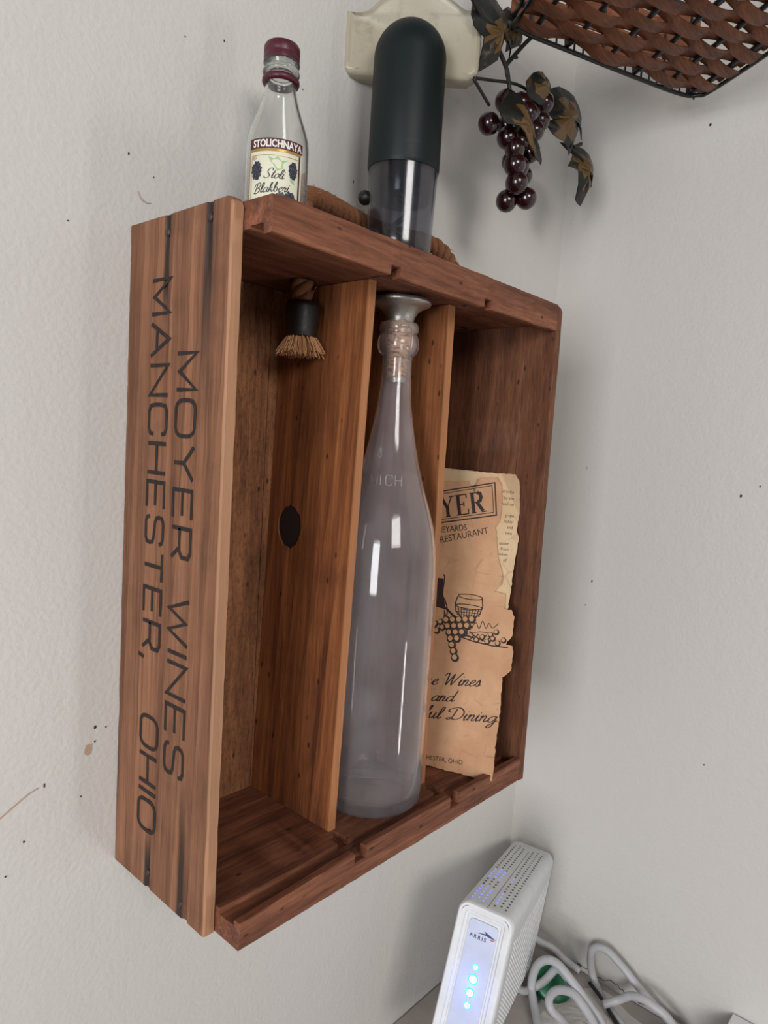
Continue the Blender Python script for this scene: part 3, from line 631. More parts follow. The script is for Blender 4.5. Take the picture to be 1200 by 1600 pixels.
# ------------------------------------------------------------------ electric wine opener
oc = (.170, -.042)
op = thing('wine_opener', (oc[0], oc[1], .3603), 'dark green domed electric wine opener with smoked clear base on crate top', 'wine opener')
dome = [(.0235, .4332), (.0238, .4342), (.0241, .4355), (.0240, .475), (.0239, .5040)]
for k in range(1, 13): a = PI / 2 * k / 12; dome.append((max(.0002, .0239 * math.cos(a)), .5040 + .0245 * math.sin(a)))
V, F = lathe([(.0200, .4335)] + dome, oc, 64); smooth_ang(mesh('motor_housing', V, F, M_HOUSE, op), 50)
V, F = lathe([(.0232, .4330), (.0226, .415), (.0216, .387), (.0210, .3604), (.0196, .3604), (.0202, .387), (.0212, .415), (.0218, .4330)], oc, 64, False, False)
mesh('smoked_sleeve', V, F, M_SMOKE, op, True)
V, F = lathe([(.0200, .4325), (.0194, .4170), (.0186, .4145), (.0175, .4142), (.0178, .4165), (.0184, .4190), (.0188, .4325)], oc, 48, False, False); mesh('inner_collar', V, F, M_SMOKE, op, True)
hel = []
for i in range(90): t = i / 89; a = t * 2.4 * 2 * PI; hel.append((oc[0] + .0042 * math.cos(a), oc[1] + .0042 * math.sin(a), .428 - .052 * t))
V, F = tube(hel, lambda t: .0017 if t < .93 else .0017 * (1 - (t - .93) / .08), 8); mesh('corkscrew', V, F, plain('dark_steel', srgb(70, 70, 74), .35, Metallic=.8), op, True)
V, F = lathe([(.0003, .4330), (.0050, .4330), (.0060, .424), (.0003, .424)], oc, 20); mesh('chuck', V, F, M_BLACK, op, True)
no = Vector((CAM.x - oc[0], CAM.y - oc[1], 0)).normalized(); so = Vector((-no.y, no.x, 0))
O3 = Vector((oc[0], oc[1], 0))
V, F = sphere(O3 - so * .0248 - no * .002 + Vector((0, 0, .4165)), .0048, 16, 10); mesh('release_knob', V, F, M_BLACK, op, True)
V, F = tube([O3 - so * .0235 - no * .002 + Vector((0, 0, .4165)), O3 - so * .020 - no * .002 + Vector((0, 0, .4165))], .0022, 8); mesh('knob_stem', V, F, M_BLACK, op)
def onh(u, v): return O3 + (no * math.cos(u / .024) + so * math.sin(u / .024)) * .02415 + Vector((0, 0, v))
ink('moulded_text', [font_text('ELECTRIC', .0026, .000, .4440), font_text('12V', .0022, .002, .4405)], onh, plain('housing_mark', srgb(16, 26, 28), .5), op)
# beige back bracket: rounded plate with a hump, dished rim
oc_b = [(-.0455, .4925), (-.0440, .4888), (-.0400, .4868), (-.0340, .4862), (.0340, .4868), (.0405, .4878), (.0448, .4905), (.0468, .4950), (.0472, .5260), (.0462, .5305), (.0420, .5318), (.0350, .5325), (.0270, .5375), (.0150, .5438), (.0020, .5455), (-.0100, .5430), (-.0220, .5360), (-.0300, .5285), (-.0370, .5262), (-.0440, .5262), (-.0455, .5235)]
OL = cr([(a, b, 0) for a, b in oc_b], 3, True)
def brk(s, dz, ins):
    cx, cz = 0.001, .513; return [O3 + so * (cx + (p.x - cx) * (1 - ins)) + Vector((0, 0, .0145 + cz + (p.y - cz) * (1 - ins * 1.3))) - no * dz for p in OL]
V, F = [], []; rings = [brk(0, .0262, .10), brk(0, .0262, .02), brk(0, .0250, 0), brk(0, .0150, 0), brk(0, .0132, .02), brk(0, .0122, .07), brk(0, .0138, .13)]
nn_ = len(OL)
for R_ in rings: V += R_
for i in range(len(rings) - 1):
    for k in range(nn_): F.append((i * nn_ + k, i * nn_ + (k + 1) % nn_, (i + 1) * nn_ + (k + 1) % nn_, (i + 1) * nn_ + k))
for base, rev in ((0, True), ((len(rings) - 1) * nn_, False)):
    F.append(tuple(base + k for k in (range(nn_)[::-1] if rev else range(nn_))))
bk = smooth_ang(mesh('back_bracket', V, F, M_BEIGE, op), 50); bk['label'] = 'aged beige plate behind the dark housing'

# ------------------------------------------------------------------ brochures leaning on the right panel
A = Vector((.2105, -.0665, .0150)); D_ = Vector((.36708, -.93019, 0)); E_ = Vector((.20129, .07943, .97630)); N_ = Vector((-.90814, -.35837, .21640))
mm = .001
def sheet(off, bow):
    def fn(u, v, lift=0.0):
        P = A + Vector((off, 0, 0)) + D_ * (u * mm) + E_ * (v * mm); return P + N_ * lift
    return fn
def paper_mat(name, base, stainc):
    b = NB(name); v = b.coord(); n = b.noise(v, 28, 5, .6); e = b.voro(v, 55, 'DISTANCE_TO_EDGE'); fo = b.noise(v, 240, 4, .7)
    col = b.mix(b.ramp(n, [(.35, 0.), (.75, .7)]), base, stainc)
    ring = b.math('MULTIPLY', b.ramp(e.outputs['Distance'], [(.0, 1.), (.035, 0.)]), b.ramp(b.noise(v, 45, 2), [(.52, 0.), (.62, .35)]))
    col = b.mix(ring, col, srgb(120, 76, 44)); col = b.mix(b.ramp(fo, [(.62, 0.), (.75, .35)]), col, srgb(120, 80, 50))
    return b.done(b.bsdf(col, .75, b.bump(n, .3, .001)))
M_P1 = paper_mat('tan_brochure_paper', srgb(206, 162, 124), srgb(164, 112, 76)); M_P2 = paper_mat('cream_paper', srgb(214, 186, 148), srgb(186, 150, 108))
M_PINK = plain('brochure_ink', srgb(46, 32, 30), .7)
def torn(P, amp, seed):
    out = []
    for i in range(len(P)):
        a = Vector(P[i]); b = Vector(P[(i + 1) % len(P)]); m_ = max(1, int((b - a).length / 2.2))
        for k in range(m_):
            q = a + (b - a) * k / m_; out.append((q.x + noise.noise(Vector((q.x * .8, q.y * .8, seed))) * amp, q.y + noise.noise(Vector((q.x * .8, q.y * .8, seed + 7))) * amp))
    return out
def paper(name, outline, fn, mat, parent, th=.0003):
    pts = [Vector((p[0], p[1], 0)) for p in outline]; tri = tessellate_polygon([pts]); n = len(pts)
    V = [fn(p.x, p.y) for p in pts] + [fn(p.x, p.y) - N_ * th for p in pts]
    F = [tuple(t) for t in tri] + [tuple(i + n for i in reversed(t)) for t in tri] + [(i, (i + 1) % n, (i + 1) % n + n, i + n) for i in range(n)]
    return mesh(name, V, F, mat, parent)
f1 = sheet(0, 0); f2 = sheet(.0030, 0)
br = thing('brochure', A, 'tan torn winery brochure with grape drawing leaning in the right compartment, in front', 'brochure')
out1 = [(-44, -.4), (-20, .2), (.7, .3), (16.8, -.6), (38.6, -.8), (49.4, -.6), (49.8, 9), (49.2, 31.7), (49.8, 50.2), (48.5, 73.2), (54.0, 78.8), (54.3, 92.8), (52.8, 97.3), (48.1, 97.5), (52.0, 104.2), (51.8, 118.4), (49.9, 122.9), (44.0, 123.5), (43.8, 134), (34.9, 135.2), (39.6, 140.7), (40.5, 145.6), (34.7, 162), (30.1, 183.6), (32.9, 188.8), (33.0, 201.1), (31.0, 216.5), (26.4, 222.5), (13.0, 220.5), (10.5, 209.3), (4.8, 217.5), (-14, 216.5), (-44, 213)]
sheet1 = paper('front_page', torn(out1, .8, 1), f1, M_P1, br)
g1 = lambda u, v: f1(u, v, .00012)
ink('title', serif_text('MOYER', -38.5, 23.0, 181.0, 15.5, .235), g1, M_PINK, sheet1)
fr_ = [(-44, 200.7), (25.6, 218.0), (29.8, 193.0), (-44, 175.8)]; fr2 = [(-42, 199.0), (23.6, 215.6), (27.4, 195.0), (-42, 178.6)]
ink('title_frame', [ribbon(fr_, 1.0, True), ribbon(fr2, .55, True)], g1, M_PINK, sheet1)
ink('subtitle', [fit('VINEYARDS', -19.5, 9.0, 173.6, 5.0, .20), fit('& RESTAURANT', -16.5, 27.5, 165.4, 5.2, .30)], g1, M_PINK, sheet1)
sc_ = script_text('Fine Wines', -21, 33, 57.0, 4.3, 1.15, .5, .13) + script_text('and', -3.0, 14.5, 47.3, 3.8, 1.15, .5, .14) + script_text('Delightful Dining', -48, 48, 29.0, 4.3, 1.15, .5, .12)
ink('script_lines', sc_, g1, M_PINK, sheet1)
ink('footer', [fit('MANCHESTER, OHIO', -13.5, 27.0, 3.6, 3.3, .06)], g1, M_PINK, sheet1)
gk = []; gl = []
random.seed(11)
def bunch(pts, r):
    for (x, y) in pts:
        gk.append(disc((x + r * .15, y - r * .12), r * 1.32, 14)); gl.append(disc((x - r * .1, y + r * .1), r * .80, 14))
bunch([(1.0 + 4.9 * i + j * 1.7, 109.0 + i * .8 - j * 4.5) for j in range(7) for i in range(max(1, 5 - j))], 2.35)
bunch([(-1.5 - 4 * i, 103 - 3 * (i % 2)) for i in range(5)] + [(-3.5 - 4 * i, 107 - 2 * (i % 2)) for i in range(5)], 2.0)
bunch([(26 + 4.0 * i, 97.5 + (i % 2) * 2.8) for i in range(6)] + [(36, 103), (40, 105.5)], 1.7)
ink('grape_drawing', gk, g1, M_PINK, sheet1); ink('grape_fill', gl, lambda u, v: f1(u, v, .0002), plain('paper_tan_flat', srgb(200, 152, 108), .75), sheet1)
dr = []
gx, gy = 0, 0
dr.append(ribbon([(gx - 6.5, gy + 4), (gx - 7.3, gy), (gx - 6.5, gy - 4.5), (gx - 2.5, gy - 8), (gx + 2, gy - 8), (gx + 5.8, gy - 4.5), (gx + 6.8, gy + .5), (gx + 6, gy + 5.2)], .6))
dr.append(ribbon([(gx + 6.3 * math.cos(t), gy + 4.6 + 1.4 * math.sin(t)) for t in [2 * PI * k / 18 for k in range(18)]], .5, True))
dr.append(ribbon([(gx + 7.0 * math.cos(t), gy - 1.0 + 1.2 * math.sin(t)) for t in [2 * PI * k / 18 for k in range(18)]], .5, True))
for k in range(8): dr.append(ribbon([(gx - 5.5 + k * 1.5, gy - 2), (gx - 4.6 + k * 1.25, gy - 6.6)], .45))
for k in range(3): dr.append(ribbon([(gx - 6, gy - 3 - 1.5 * k), (gx + 6, gy - 2.6 - 1.5 * k)], .35))
dr.append(ribbon([(gx, gy - 8), (gx + .5, gy - 17), (gx - 4, gy - 19)], .8)); dr.append(ribbon([(gx + .5, gy - 17), (gx + 6, gy - 18)], .8))
dr = [([Vector((17.5 + q.x * 1.5, 122.5 + q.y * 1.35)) for q in a], b_) for a, b_ in dr]
bp = cr([(-6, 143, 0), (-4.4, 141, 0), (-4.2, 128, 0), (-1.5, 123, 0), (.8, 117, 0), (1.6, 104, 0)], 5)
dr.append(ribbon([(p.x, p.y) for p in bp], .9)); dr.append(ribbon([(-12, 119), (0, 117.5), (6, 113), (14, 109.5), (22, 106)], 1.6))
dr.append(poly([(-12, 140), (-5.0, 140), (-4.6, 128), (-2.2, 123), (-.6, 118), (-12, 118)]))
for k in range(5): dr.append(ribbon([(-1.6 + .5 * k, 117 - k), (-.6 + .4 * k, 107)], .3))
sw = cr([(20, 104, 0), (24, 110, 0), (27, 106, 0), (29, 112, 0), (32, 107, 0), (34, 111, 0), (37, 108, 0), (41, 112, 0)], 5); dr.append(ribbon([(p.x, p.y) for p in sw], .6))
dr.append(ribbon([(18, 101), (28, 104), (38, 104)], .5)); dr.append(ribbon([(10, 98.5), (24, 96), (38, 95.0), (50, 95.5)], .9)); dr.append(ribbon([(20, 103), (26, 99), (34, 97)], .9))
for k in range(6): dr.append(ribbon([(21 + 3 * k, 97), (24 + 3 * k, 101 + (k % 2))], .9))
ink('line_drawing', dr, g1, M_PINK, sheet1)
def fold(o, lim):                              # the page flexes flat against the right panel
    ox = org(o).x; bm = bmesh.new(); bm.from_mesh(o.data)
    bmesh.ops.bisect_plane(bm, geom=bm.verts[:] + bm.edges[:] + bm.faces[:], dist=1e-7, plane_co=(lim - ox, 0, 0), plane_no=(1, 0, 0))
    for v in bm.verts:
        if v.co.x > lim - ox: v.co.x = lim - ox
    bm.to_mesh(o.data); bm.free(); return o
pg = thing('brochure', A + Vector((.004, 0, .0)), 'paler cream page of small print standing behind the tan brochure', 'brochure')
out2 = [(-44, 0), (30, 0), (40, 30), (43.4, 119), (45.2, 124.1), (46.1, 158.1), (47.2, 177.7), (44.7, 182.4), (45.9, 202.3), (45.2, 221.2), (41.6, 225.5), (20.8, 225.2), (-18, 226.5), (-44, 225)]
o2 = torn(out2, .9, 4); tri2 = [tuple(t) for t in tessellate_polygon([[Vector((p[0], p[1], 0)) for p in o2]])]
sheet2 = fold(mesh('page', [f2(p[0], p[1]) for p in o2], tri2, M_P2, pg, fix=False), .2692)
sd = sheet2.modifiers.new('thickness', 'SOLIDIFY'); sd.thickness = .0003; sd.offset = -1 if sheet2.data.polygons[0].normal.x < 0 else 1
tl = [('bottled in the', 210.5, 36.4), ('by the', 205.6, 36.4), ('served on', 200.9, 36.4), ('grape', 192.2, 37.6), ('Italian', 187.6, 37.6), ('and', 183.2, 37.6), ('two', 178.7, 37.6), ('under', 170.6, 36.4), ('from', 166.4, 36.4), ('wines', 162.3, 36.4), ('of', 158, 36.0)]
ts = []
for s, v, ur in tl:
    q = font_text(s, 3.5, 0, 0, .9); w_ = max(p.x for p in q[0]); ts.append(([Vector((p.x - w_ + ur + 4, p.y + v)) for p in q[0]], q[1]))
sp_ = ink('small_print', ts, lambda u, v: f2(u, v, .00012), plain('small_print_ink', srgb(74, 56, 44), .7), sheet2); fold(sp_, .2690)

# ------------------------------------------------------------------ white modem (tilted frame of its own)
mo = thing('modem', (.25897, -.07402, -.10911), 'white upright modem with glowing blue status lights, below the crate', 'modem')
MU = Vector((.91872, .29787, -.25926)); MWd = Vector((.28493, -.95459, -.08707)); MZ = Vector((.27343, -.00612, .96188))
MO = Vector((.25897, -.07402, -.10911))
def mp(u, w, z): return MO + MU * (u * mm) + MWd * (w * mm) + MZ * (z * mm)
HT, WT, DT = 117.0, 46.0, 208.0
def crs(ins, n=6, r=9): return rr(ins, -HT + ins, WT - ins, -ins, max(.5, r - ins), n)
V, F = [], []; rings = [(0, 3.2), (0, 1.4), (1.2, .3), (5.6, 0), (5.8, .7), (6.6, .7), (6.8, 0), (DT - 3, 0), (DT - .8, .8), (DT, 3)]
for u, ins in rings: V += [mp(u, w, z) for w, z in crs(ins)]
n = len(crs(0))
for i in range(len(rings) - 1):
    for k in range(n): F.append((i * n + k, i * n + (k + 1) % n, (i + 1) * n + (k + 1) % n, (i + 1) * n + k))
F.append(tuple((len(rings) - 1) * n + k for k in range(n)))
# recessed front: rings going inwards
base = len(V); fr3 = [(0.0, 3.2), (0.2, 6.2), (1.4, 7.0), (1.6, 9.0), (2.4, 9.6)]
for u, ins in fr3: V += [mp(u, w, z) for w, z in crs(ins, 6, 10)]
for i in range(len(fr3) - 1):
    for k in range(n): F.append((base + i * n + k, base + i * n + (k + 1) % n, base + (i + 1) * n + (k + 1) % n, base + (i + 1) * n + k))
F.append(tuple(base + (len(fr3) - 1) * n + k for k in range(n)))
case = smooth_ang(mesh('casing', V, F, M_MODEM, mo), 45)
Vp, Fp = merge(([mp(1.2, w, z) for w, z in rr(11.5, -HT + 12, 35, -11.5, 3)] + [mp(2.2, w, z) for w, z in rr(11.5, -HT + 12, 35, -11.5, 3)], [tuple(range(16))] + [(k, (k + 1) % 16, (k + 1) % 16 + 16, k + 16) for k in range(16)]))
fpnl = mesh('front_panel', Vp, Fp, plain('pale_blue_white_panel', srgb(200, 208, 232), .3), mo)
ink('lettering', [font_text('ARRIS', 4.1, 13.6, -24.9, .95, 1.45, 0, .08)], lambda u, v: mp(1.05, u, v), plain('logo_navy', srgb(30, 32, 70), .4), fpnl)
ink('logo_swoosh', [poly([(18.5, -20.6), (26, -18.9), (24.5, -17.2), (34.5, -20.4), (29.5, -20.6), (26, -20.1)])], lambda u, v: mp(1.05, u, v), plain('logo_blue', srgb(36, 44, 110), .4), fpnl)
ink('logo_tick', [poly([(29.5, -21.4), (34.5, -20.9), (31.5, -22.3)])], lambda u, v: mp(1.04, u, v), plain('logo_red', srgb(196, 60, 50), .4), fpnl)
def emit(name, col, st): b = NB(name); e = b.new('ShaderNodeEmission'); e.inputs[0].default_value = col; e.inputs[1].default_value = st; return b.done(e.outputs[0])
M_LED = emit('led_white_core', (.35, .75, 1.0, 1), 9); M_LEDR = emit('led_cyan_ring', (.08, .45, 1.0, 1), 2.2); M_LEDS = emit('led_blue_small', (.22, .26, 1.0, 1), 1.3)
for w, z, r in ((23.8, -45.1, 2.5), (24, -54.4, 3.7), (23.7, -64.8, 3.5), (23.9, -74.2, 2.7)):
    V, F = [], []
    for u, q in ((1.15, 1.12), (.85, .78), (.7, .4)): V += [mp(u, w + r * q * math.cos(2 * PI * k / 14), z + r * q * math.sin(2 * PI * k / 14)) for k in range(14)]
    for i in range(2):
        for k in range(14): F.append((i * 14 + k, i * 14 + (k + 1) % 14, i * 14 + 14 + (k + 1) % 14, i * 14 + 14 + k))
    F.append(tuple(28 + k for k in range(14))); ld = mesh('status_light', V, F, M_LEDR, mo); ld.data.materials.append(M_LED)
    for p in ld.data.polygons: p.material_index = 1 if (p.index >= 14) else 0
lt = bpy.data.lights.new('status_glow', 'POINT'); lt.energy = .006; lt.color = (.12, .22, 1); lt.shadow_soft_size = .004
lo = bpy.data.objects.new('status_glow', lt); COL.objects.link(lo); lo.location = mp(-9, 23, -62) + CB
dots, lit = [], []
for g0, cols in ((7.4, 3), (26.4, 3)):
    for r in range(24):
        for cidx in range(cols):
            u = 12 + r * 7.5 + (3.75 if cidx % 2 else 0); w = g0 + cidx * 4.6
            q = ([mp(u + 1.7 * math.cos(2 * PI * k / 8), w + 1.0 * math.sin(2 * PI * k / 8), .06) for k in range(8)], [tuple(range(8))])
            (lit if ((r < 5 or 8 <= r < 12) and g0 < 10) or (g0 > 10 and cidx == 0 and (1 <= r < 5 or 9 <= r < 11)) else dots).append(q)
V, F = merge(*dots); tag(mesh('vent_holes', V, F, plain('vent_dark', srgb(92, 92, 90), .7), mo), kind='stuff')
V, F = merge(*lit); tag(mesh('lit_vent_holes', V, F, M_LEDS, mo), kind='stuff')
V, F = merge(([mp(2, 22.2, .05), mp(DT - 25, 22.2, .05), mp(DT - 25, 22.8, .05), mp(2, 22.8, .05)], [(0, 1, 2, 3)])); mesh('centre_seam', V, F, plain('seam_grey', srgb(130, 130, 128), .6), mo)
rd = []
for i in range(60):
    for j in range(26):
        u = 22 + i * 3.0; z = -25 - j * 3.3 - (1.65 if i % 2 else 0); 
        if z < -24 - (u - 22) * -0.0 - 84: continue
        rd.append(([mp(u - 1.1, WT + .02, z), mp(u, WT + .02, z + 1.2), mp(u + 1.1, WT + .02, z), mp(u, WT + .02, z - 1.2), mp(u, WT + .7, z)], [(0, 1, 4), (1, 2, 4), (2, 3, 4), (3, 0, 4)]))
V, F = merge(*rd); tag(mesh('side_grille', V, F, M_MODEM, mo), kind='stuff')

# ------------------------------------------------------------------ cables, green cap, bag, adapter
def cable(name, P, r, label, mat=M_CABLE, cat='cable', group=None, plug=None):
    t = thing(name, P[0], label, cat, group); V, F = tube(cr(P, 10), r, 12); mesh('cord', V, F, mat, t, True); return t
zc = ZT + .0034
cable('network_cable', [(.440, -.220, zc + .006), (.456, -.205, -.2725), (.458, -.1849, -.2690), (.458, -.1589, -.2561), (.458, -.1384, -.2430), (.458, -.121, -.2355), (.458, -.1084, -.2416), (.458, -.1070, -.2574), (.455, -.1150, zc + .002), (.440, -.1330, zc), (.400, -.190, zc), (.30, -.26, zc)], .0038, 'light grey cable in the tall loop standing against the right wall')
cable('network_cable', [(.33, -.125, zc), (.372, -.0960, zc), (.392, -.0790, -.2700), (.396, -.0755, -.2590), (.396, -.0800, -.2410), (.396, -.0893, -.2306), (.396, -.1006, -.2287), (.396, -.1166, -.2374), (.396, -.1337, -.2494), (.396, -.1472, -.2600), (.388, -.165, zc + .001), (.34, -.20, zc)], .0040, 'thick light grey cable arching over the green lid beside the modem')
cable('network_cable', [(.37, -.150, zc), (.388, -.1190, zc), (.390, -.1013, -.2716), (.390, -.0976, -.2618), (.390, -.1044, -.2495), (.390, -.1168, -.2430), (.389, -.1266, -.2445), (.385, -.1450, -.2560), (.370, -.170, zc)], .0040, 'light grey cable in the small loop in front of the green lid')
cable('network_cable', [(.430, -.134, zc + .006), (.440, -.1438, -.2650), (.441, -.1540, -.2550), (.440, -.1641, -.2500), (.440, -.1762, -.2500), (.440, -.1945, -.2570), (.420, -.225, zc), (.36, -.24, zc)], .0038, 'light grey cable crossing low inside the tall wall loop')
cable('network_cable', [(.402, -.1130, -.2480), (.402, -.1060, -.2400), (.403, -.0960, -.2400), (.402, -.0840, -.2600), (.396, -.0680, zc), (.400, -.0500, zc)], .0038, 'light grey cable slanting across the green lid')
cable('network_cable', [(.4365, -.0480, -.2480), (.446, -.0560, -.2560), (.452, -.0680, -.2600), (.458, -.080, zc + .006), (.462, -.095, zc)], .0036, 'grey cable coming out behind the modem into the corner')
cable('black_cable', [(.448, -.1120, -.2705), (.440, -.1260, -.2710), (.428, -.1440, -.2730), (.410, -.170, zc), (.38, -.21, zc)], .0019, 'thin black cable lying between the grey cables', mat=M_BLACK)
gp = thing('green_lid', (.418, -.086, ZT), 'dark green round plastic lid lying behind the grey cables', 'lid')
gc = Vector((.418, -.087, -.2665)); ax = Vector((-.58, -.40, .70)).normalized(); e1 = ax.cross(Vector((0, 0, 1))).normalized(); e2 = ax.cross(e1)
prof = [(.0002, .0052), (.010, .0050), (.0165, .0044), (.0186, .0028), (.0194, .000), (.0196, -.0035), (.0190, -.0060), (.0200, -.0065), (.0200, -.0085), (.0180, -.0088), (.0160, .000), (.0002, .001)]
V, F = lathe(prof, (0, 0), 64)
V = [gc + (e1 * v[0] + e2 * v[1]) * (1 + (.018 if (i % 64) % 2 and 2 < i // 64 < 7 else 0)) + ax * v[2] for i, v in enumerate(V)]
smooth_ang(mesh('ribbed_lid', V, F, M_GREEN, gp), 40)
bag = thing('plastic_bag', (.40, -.13, ZT), 'crumpled white plastic bag flattened under the cables', 'bag')
def sheetbag(cx, cy, rx, ry, h, seed):
    V, F = [], []; na, nr = 40, 14
    for j in range(nr + 1):
        for i in range(na):
            a = 2 * PI * i / na; q = j / nr; ed = 1 + .22 * noise.noise(Vector((math.cos(a) * 1.6, math.sin(a) * 1.6, seed)))
            x, y = cx + rx * q * ed * math.cos(a), cy + ry * q * ed * math.sin(a)
            z = ZT + .0006 + (1 - q ** 3) * (h * (.35 + .65 * abs(noise.noise(Vector((x * 60, y * 60, seed))))) + .003 * abs(noise.noise(Vector((x * 210, y * 210, seed)))))
            V.append((min(x, XW - .001), min(y, -.001), z))
    for j in range(nr):
        for i in range(na): F.append((j * na + i, j * na + (i + 1) % na, (j + 1) * na + (i + 1) % na, (j + 1) * na + i))
    return V, F
V, F = sheetbag(.405, -.140, .050, .052, .0035, 2); mesh('bag_film', V, F, M_BAG, bag, False)
ad = thing('power_adapter', (.42, -.28, ZT), 'white power adapter box at the right edge against the wall', 'adapter')
V, F = box(.385, .4665, -.322, -.2367, ZT, -.2355); bevel(mesh('body', V, F, M_MODEM, ad), .0012, 3)
V, F = box(.3845, .4667, -.3222, -.2365, -.2500, -.2496); mesh('seam', V, F, plain('adapter_seam', srgb(150, 140, 120), .6), ad)

# ------------------------------------------------------------------ splint basket on wire frame (upper right)
bk_o = Vector((.2523, -.0648, .5555)); ex = Vector((.925, -.380, 0)).normalized(); ey = Vector((-.57, -.82, 0)).normalized()
ba = thing('wire_basket', bk_o, 'brown woven splint basket on a black wire frame hanging in the corner overhead', 'basket')
BW, BD, BH = .190, .230, .075
def bpnt(a, b, z=0): return bk_o + ex * a + ey * b + Vector((0, 0, z))
M_SPL = wood('splint_wood', 0, srgb(148, 94, 62), srgb(116, 70, 46), srgb(74, 43, 30), .5, 9, 260, offs=(.8, .2, .1), pores=0)
rim = cr([(.0, .012, 0), (.006, .001, 0), (.06, -.0005, 0), (.125, -.001, 0), (BW - .02, 0, 0), (BW - .005, .006, 0), (BW + .001, .022, 0), (BW + .003, .12, 0), (BW, BD - .02, 0), (BW - .02, BD, 0), (.02, BD, 0), (0, BD - .02, 0), (-.003, .12, 0)], 5, True)
for dz in (0, .0085): V, F = tube([bpnt(p.x, p.y, dz) for p in rim], .0017, 8, True); mesh('wire_rim', V, F, M_BLACK, ba, True)
V, F = tube([bpnt(p.x * 1.08 - .008, p.y * 1.08 - .009, BH) for p in rim], .0022, 8, True); mesh('wire_rim', V, F, M_BLACK, ba, True)
wx = [.012 + .0345 * i for i in range(6)]
wx = [.0165, .0505, .0860, .1190, .1510, .1800]
for x in wx:
    pth = [bpnt(x, -.008, BH), bpnt(x, -.001, .006), bpnt(x, .0, .0028)] + [bpnt(x, .01 + (BD - .02) * k / 8, .0012) for k in range(9)] + [bpnt(x, BD, .0028), bpnt(x, BD + .008, BH)]
    V, F = tube(pth, .0019, 8); mesh('wire_rib', V, F, M_BLACK, ba, True)
for i in range(22):
    x = .006 + i * .0086; V, F = tube([bpnt(x, -.0003, .0), bpnt(x, -.0003, .0085)], .0009, 6); mesh('wire_spacer', V, F, M_BLACK, ba)
pitch = .01125
def band(y0, j, side=False):
    V, F = [], []; n = 84
    for i in range(n + 1):
        x = -.001 + (BW + .002) * i / n
        # phase: alternately behind (+) and in front (-) of the ribs
        q = [wx[0] - .034] + wx + [wx[-1] + .034]; k = max(t for t in range(len(q) - 1) if q[t] <= x); f = (x - q[k]) / (q[k + 1] - q[k])
        sg = (-1) ** (k + j); w = math.cos(PI * f) * sg               # +1 behind the rib, -1 in front of it
        w = math.copysign(abs(w) ** .7, w)
        hw = pitch * (.56 - .08 * max(0, w) ** 3 + .06 * noise.noise(Vector((x * 25, y0 * 90, 3))))
        yc = y0 + noise.noise(Vector((x * 22, y0 * 60, 1))) * .0016
        zz = .0012 + .0026 * w; tw = .0012 * noise.noise(Vector((x * 30, y0 * 50, 8)))
        for s, t in ((-1, 0), (-.5, .0004), (.5, .0004), (1, 0)):
            V.append(bpnt(x, yc + s * hw, zz - t + tw * s) if not side else bpnt(x, -.001 - y0 * .1, .012 + yc + s * hw * .8))
        for s, t in ((1, .0008), (-1, .0008)): V.append(bpnt(x, yc + s * hw, zz + t + tw * s) if not side else bpnt(x, -.0022 - y0 * .1, .012 + yc + s * hw * .8))
    for i in range(n):
        for k in range(6): F.append((i * 6 + k, i * 6 + (k + 1) % 6, i * 6 + 6 + (k + 1) % 6, i * 6 + 6 + k))
    F.append(tuple(range(6))[::-1]); F.append(tuple(n * 6 + k for k in range(6)))
    o = mesh('splint', V, F, M_SPL, ba); return smooth_ang(o, 45)
for j in range(19): band(.0095 + j * (pitch + .0002), j)
for j in range(5): band(.004 + j * .0115, j, True)
hg = cr([bpnt(.02, -.008, BH), bpnt(.03, .03, BH + .12), Vector((.24, -.004, .80)), Vector((.24, -.001, .82))], 8)
V, F = tube(hg, .0015, 8); mesh('hanging_wire', V, F, M_BLACK, ba, True)
hg = cr([bpnt(BW, .02, BH), bpnt(BW - .02, .02, BH + .12), Vector((.35, -.004, .80)), Vector((.35, -.001, .82))], 8)
V, F = tube(hg, .0015, 8); mesh('hanging_wire', V, F, M_BLACK, ba, True)

# ------------------------------------------------------------------ artificial grape garland
gd = thing('grape_garland', (.245, -.07, .515), 'artificial grape garland with dark gold leaves and a red bunch hanging below the basket', 'garland')
def grape_mat():
    b = NB('dark_red_grape'); n = b.noise(b.coord(), 80, 3)
    return b.done(b.bsdf(b.mix(n, srgb(14, 4, 6), srgb(44, 8, 14)), .2, None, Coat_Weight=.4))
M_GRAPE = grape_mat()
def leaf_mat():
    b = NB('dark_gold_leaf'); v = b.coord(); n = b.noise(v, 90, 4, .6, .5)
    return b.done(b.bsdf(b.mix(b.ramp(n, [(.58, 0.), (.70, .8)]), srgb(24, 26, 22), srgb(84, 66, 42)), .4, b.bump(b.noise(v, 220, 3), .5, .001), Metallic=.2))
M_LEAF = leaf_mat(); M_GOLD = plain('antique_gold_leaf', srgb(104, 80, 48), .35, .5, 300, Metallic=.35); M_STEM = plain('dark_stem', srgb(26, 24, 22), .6, .3, 400)
GY = -.07
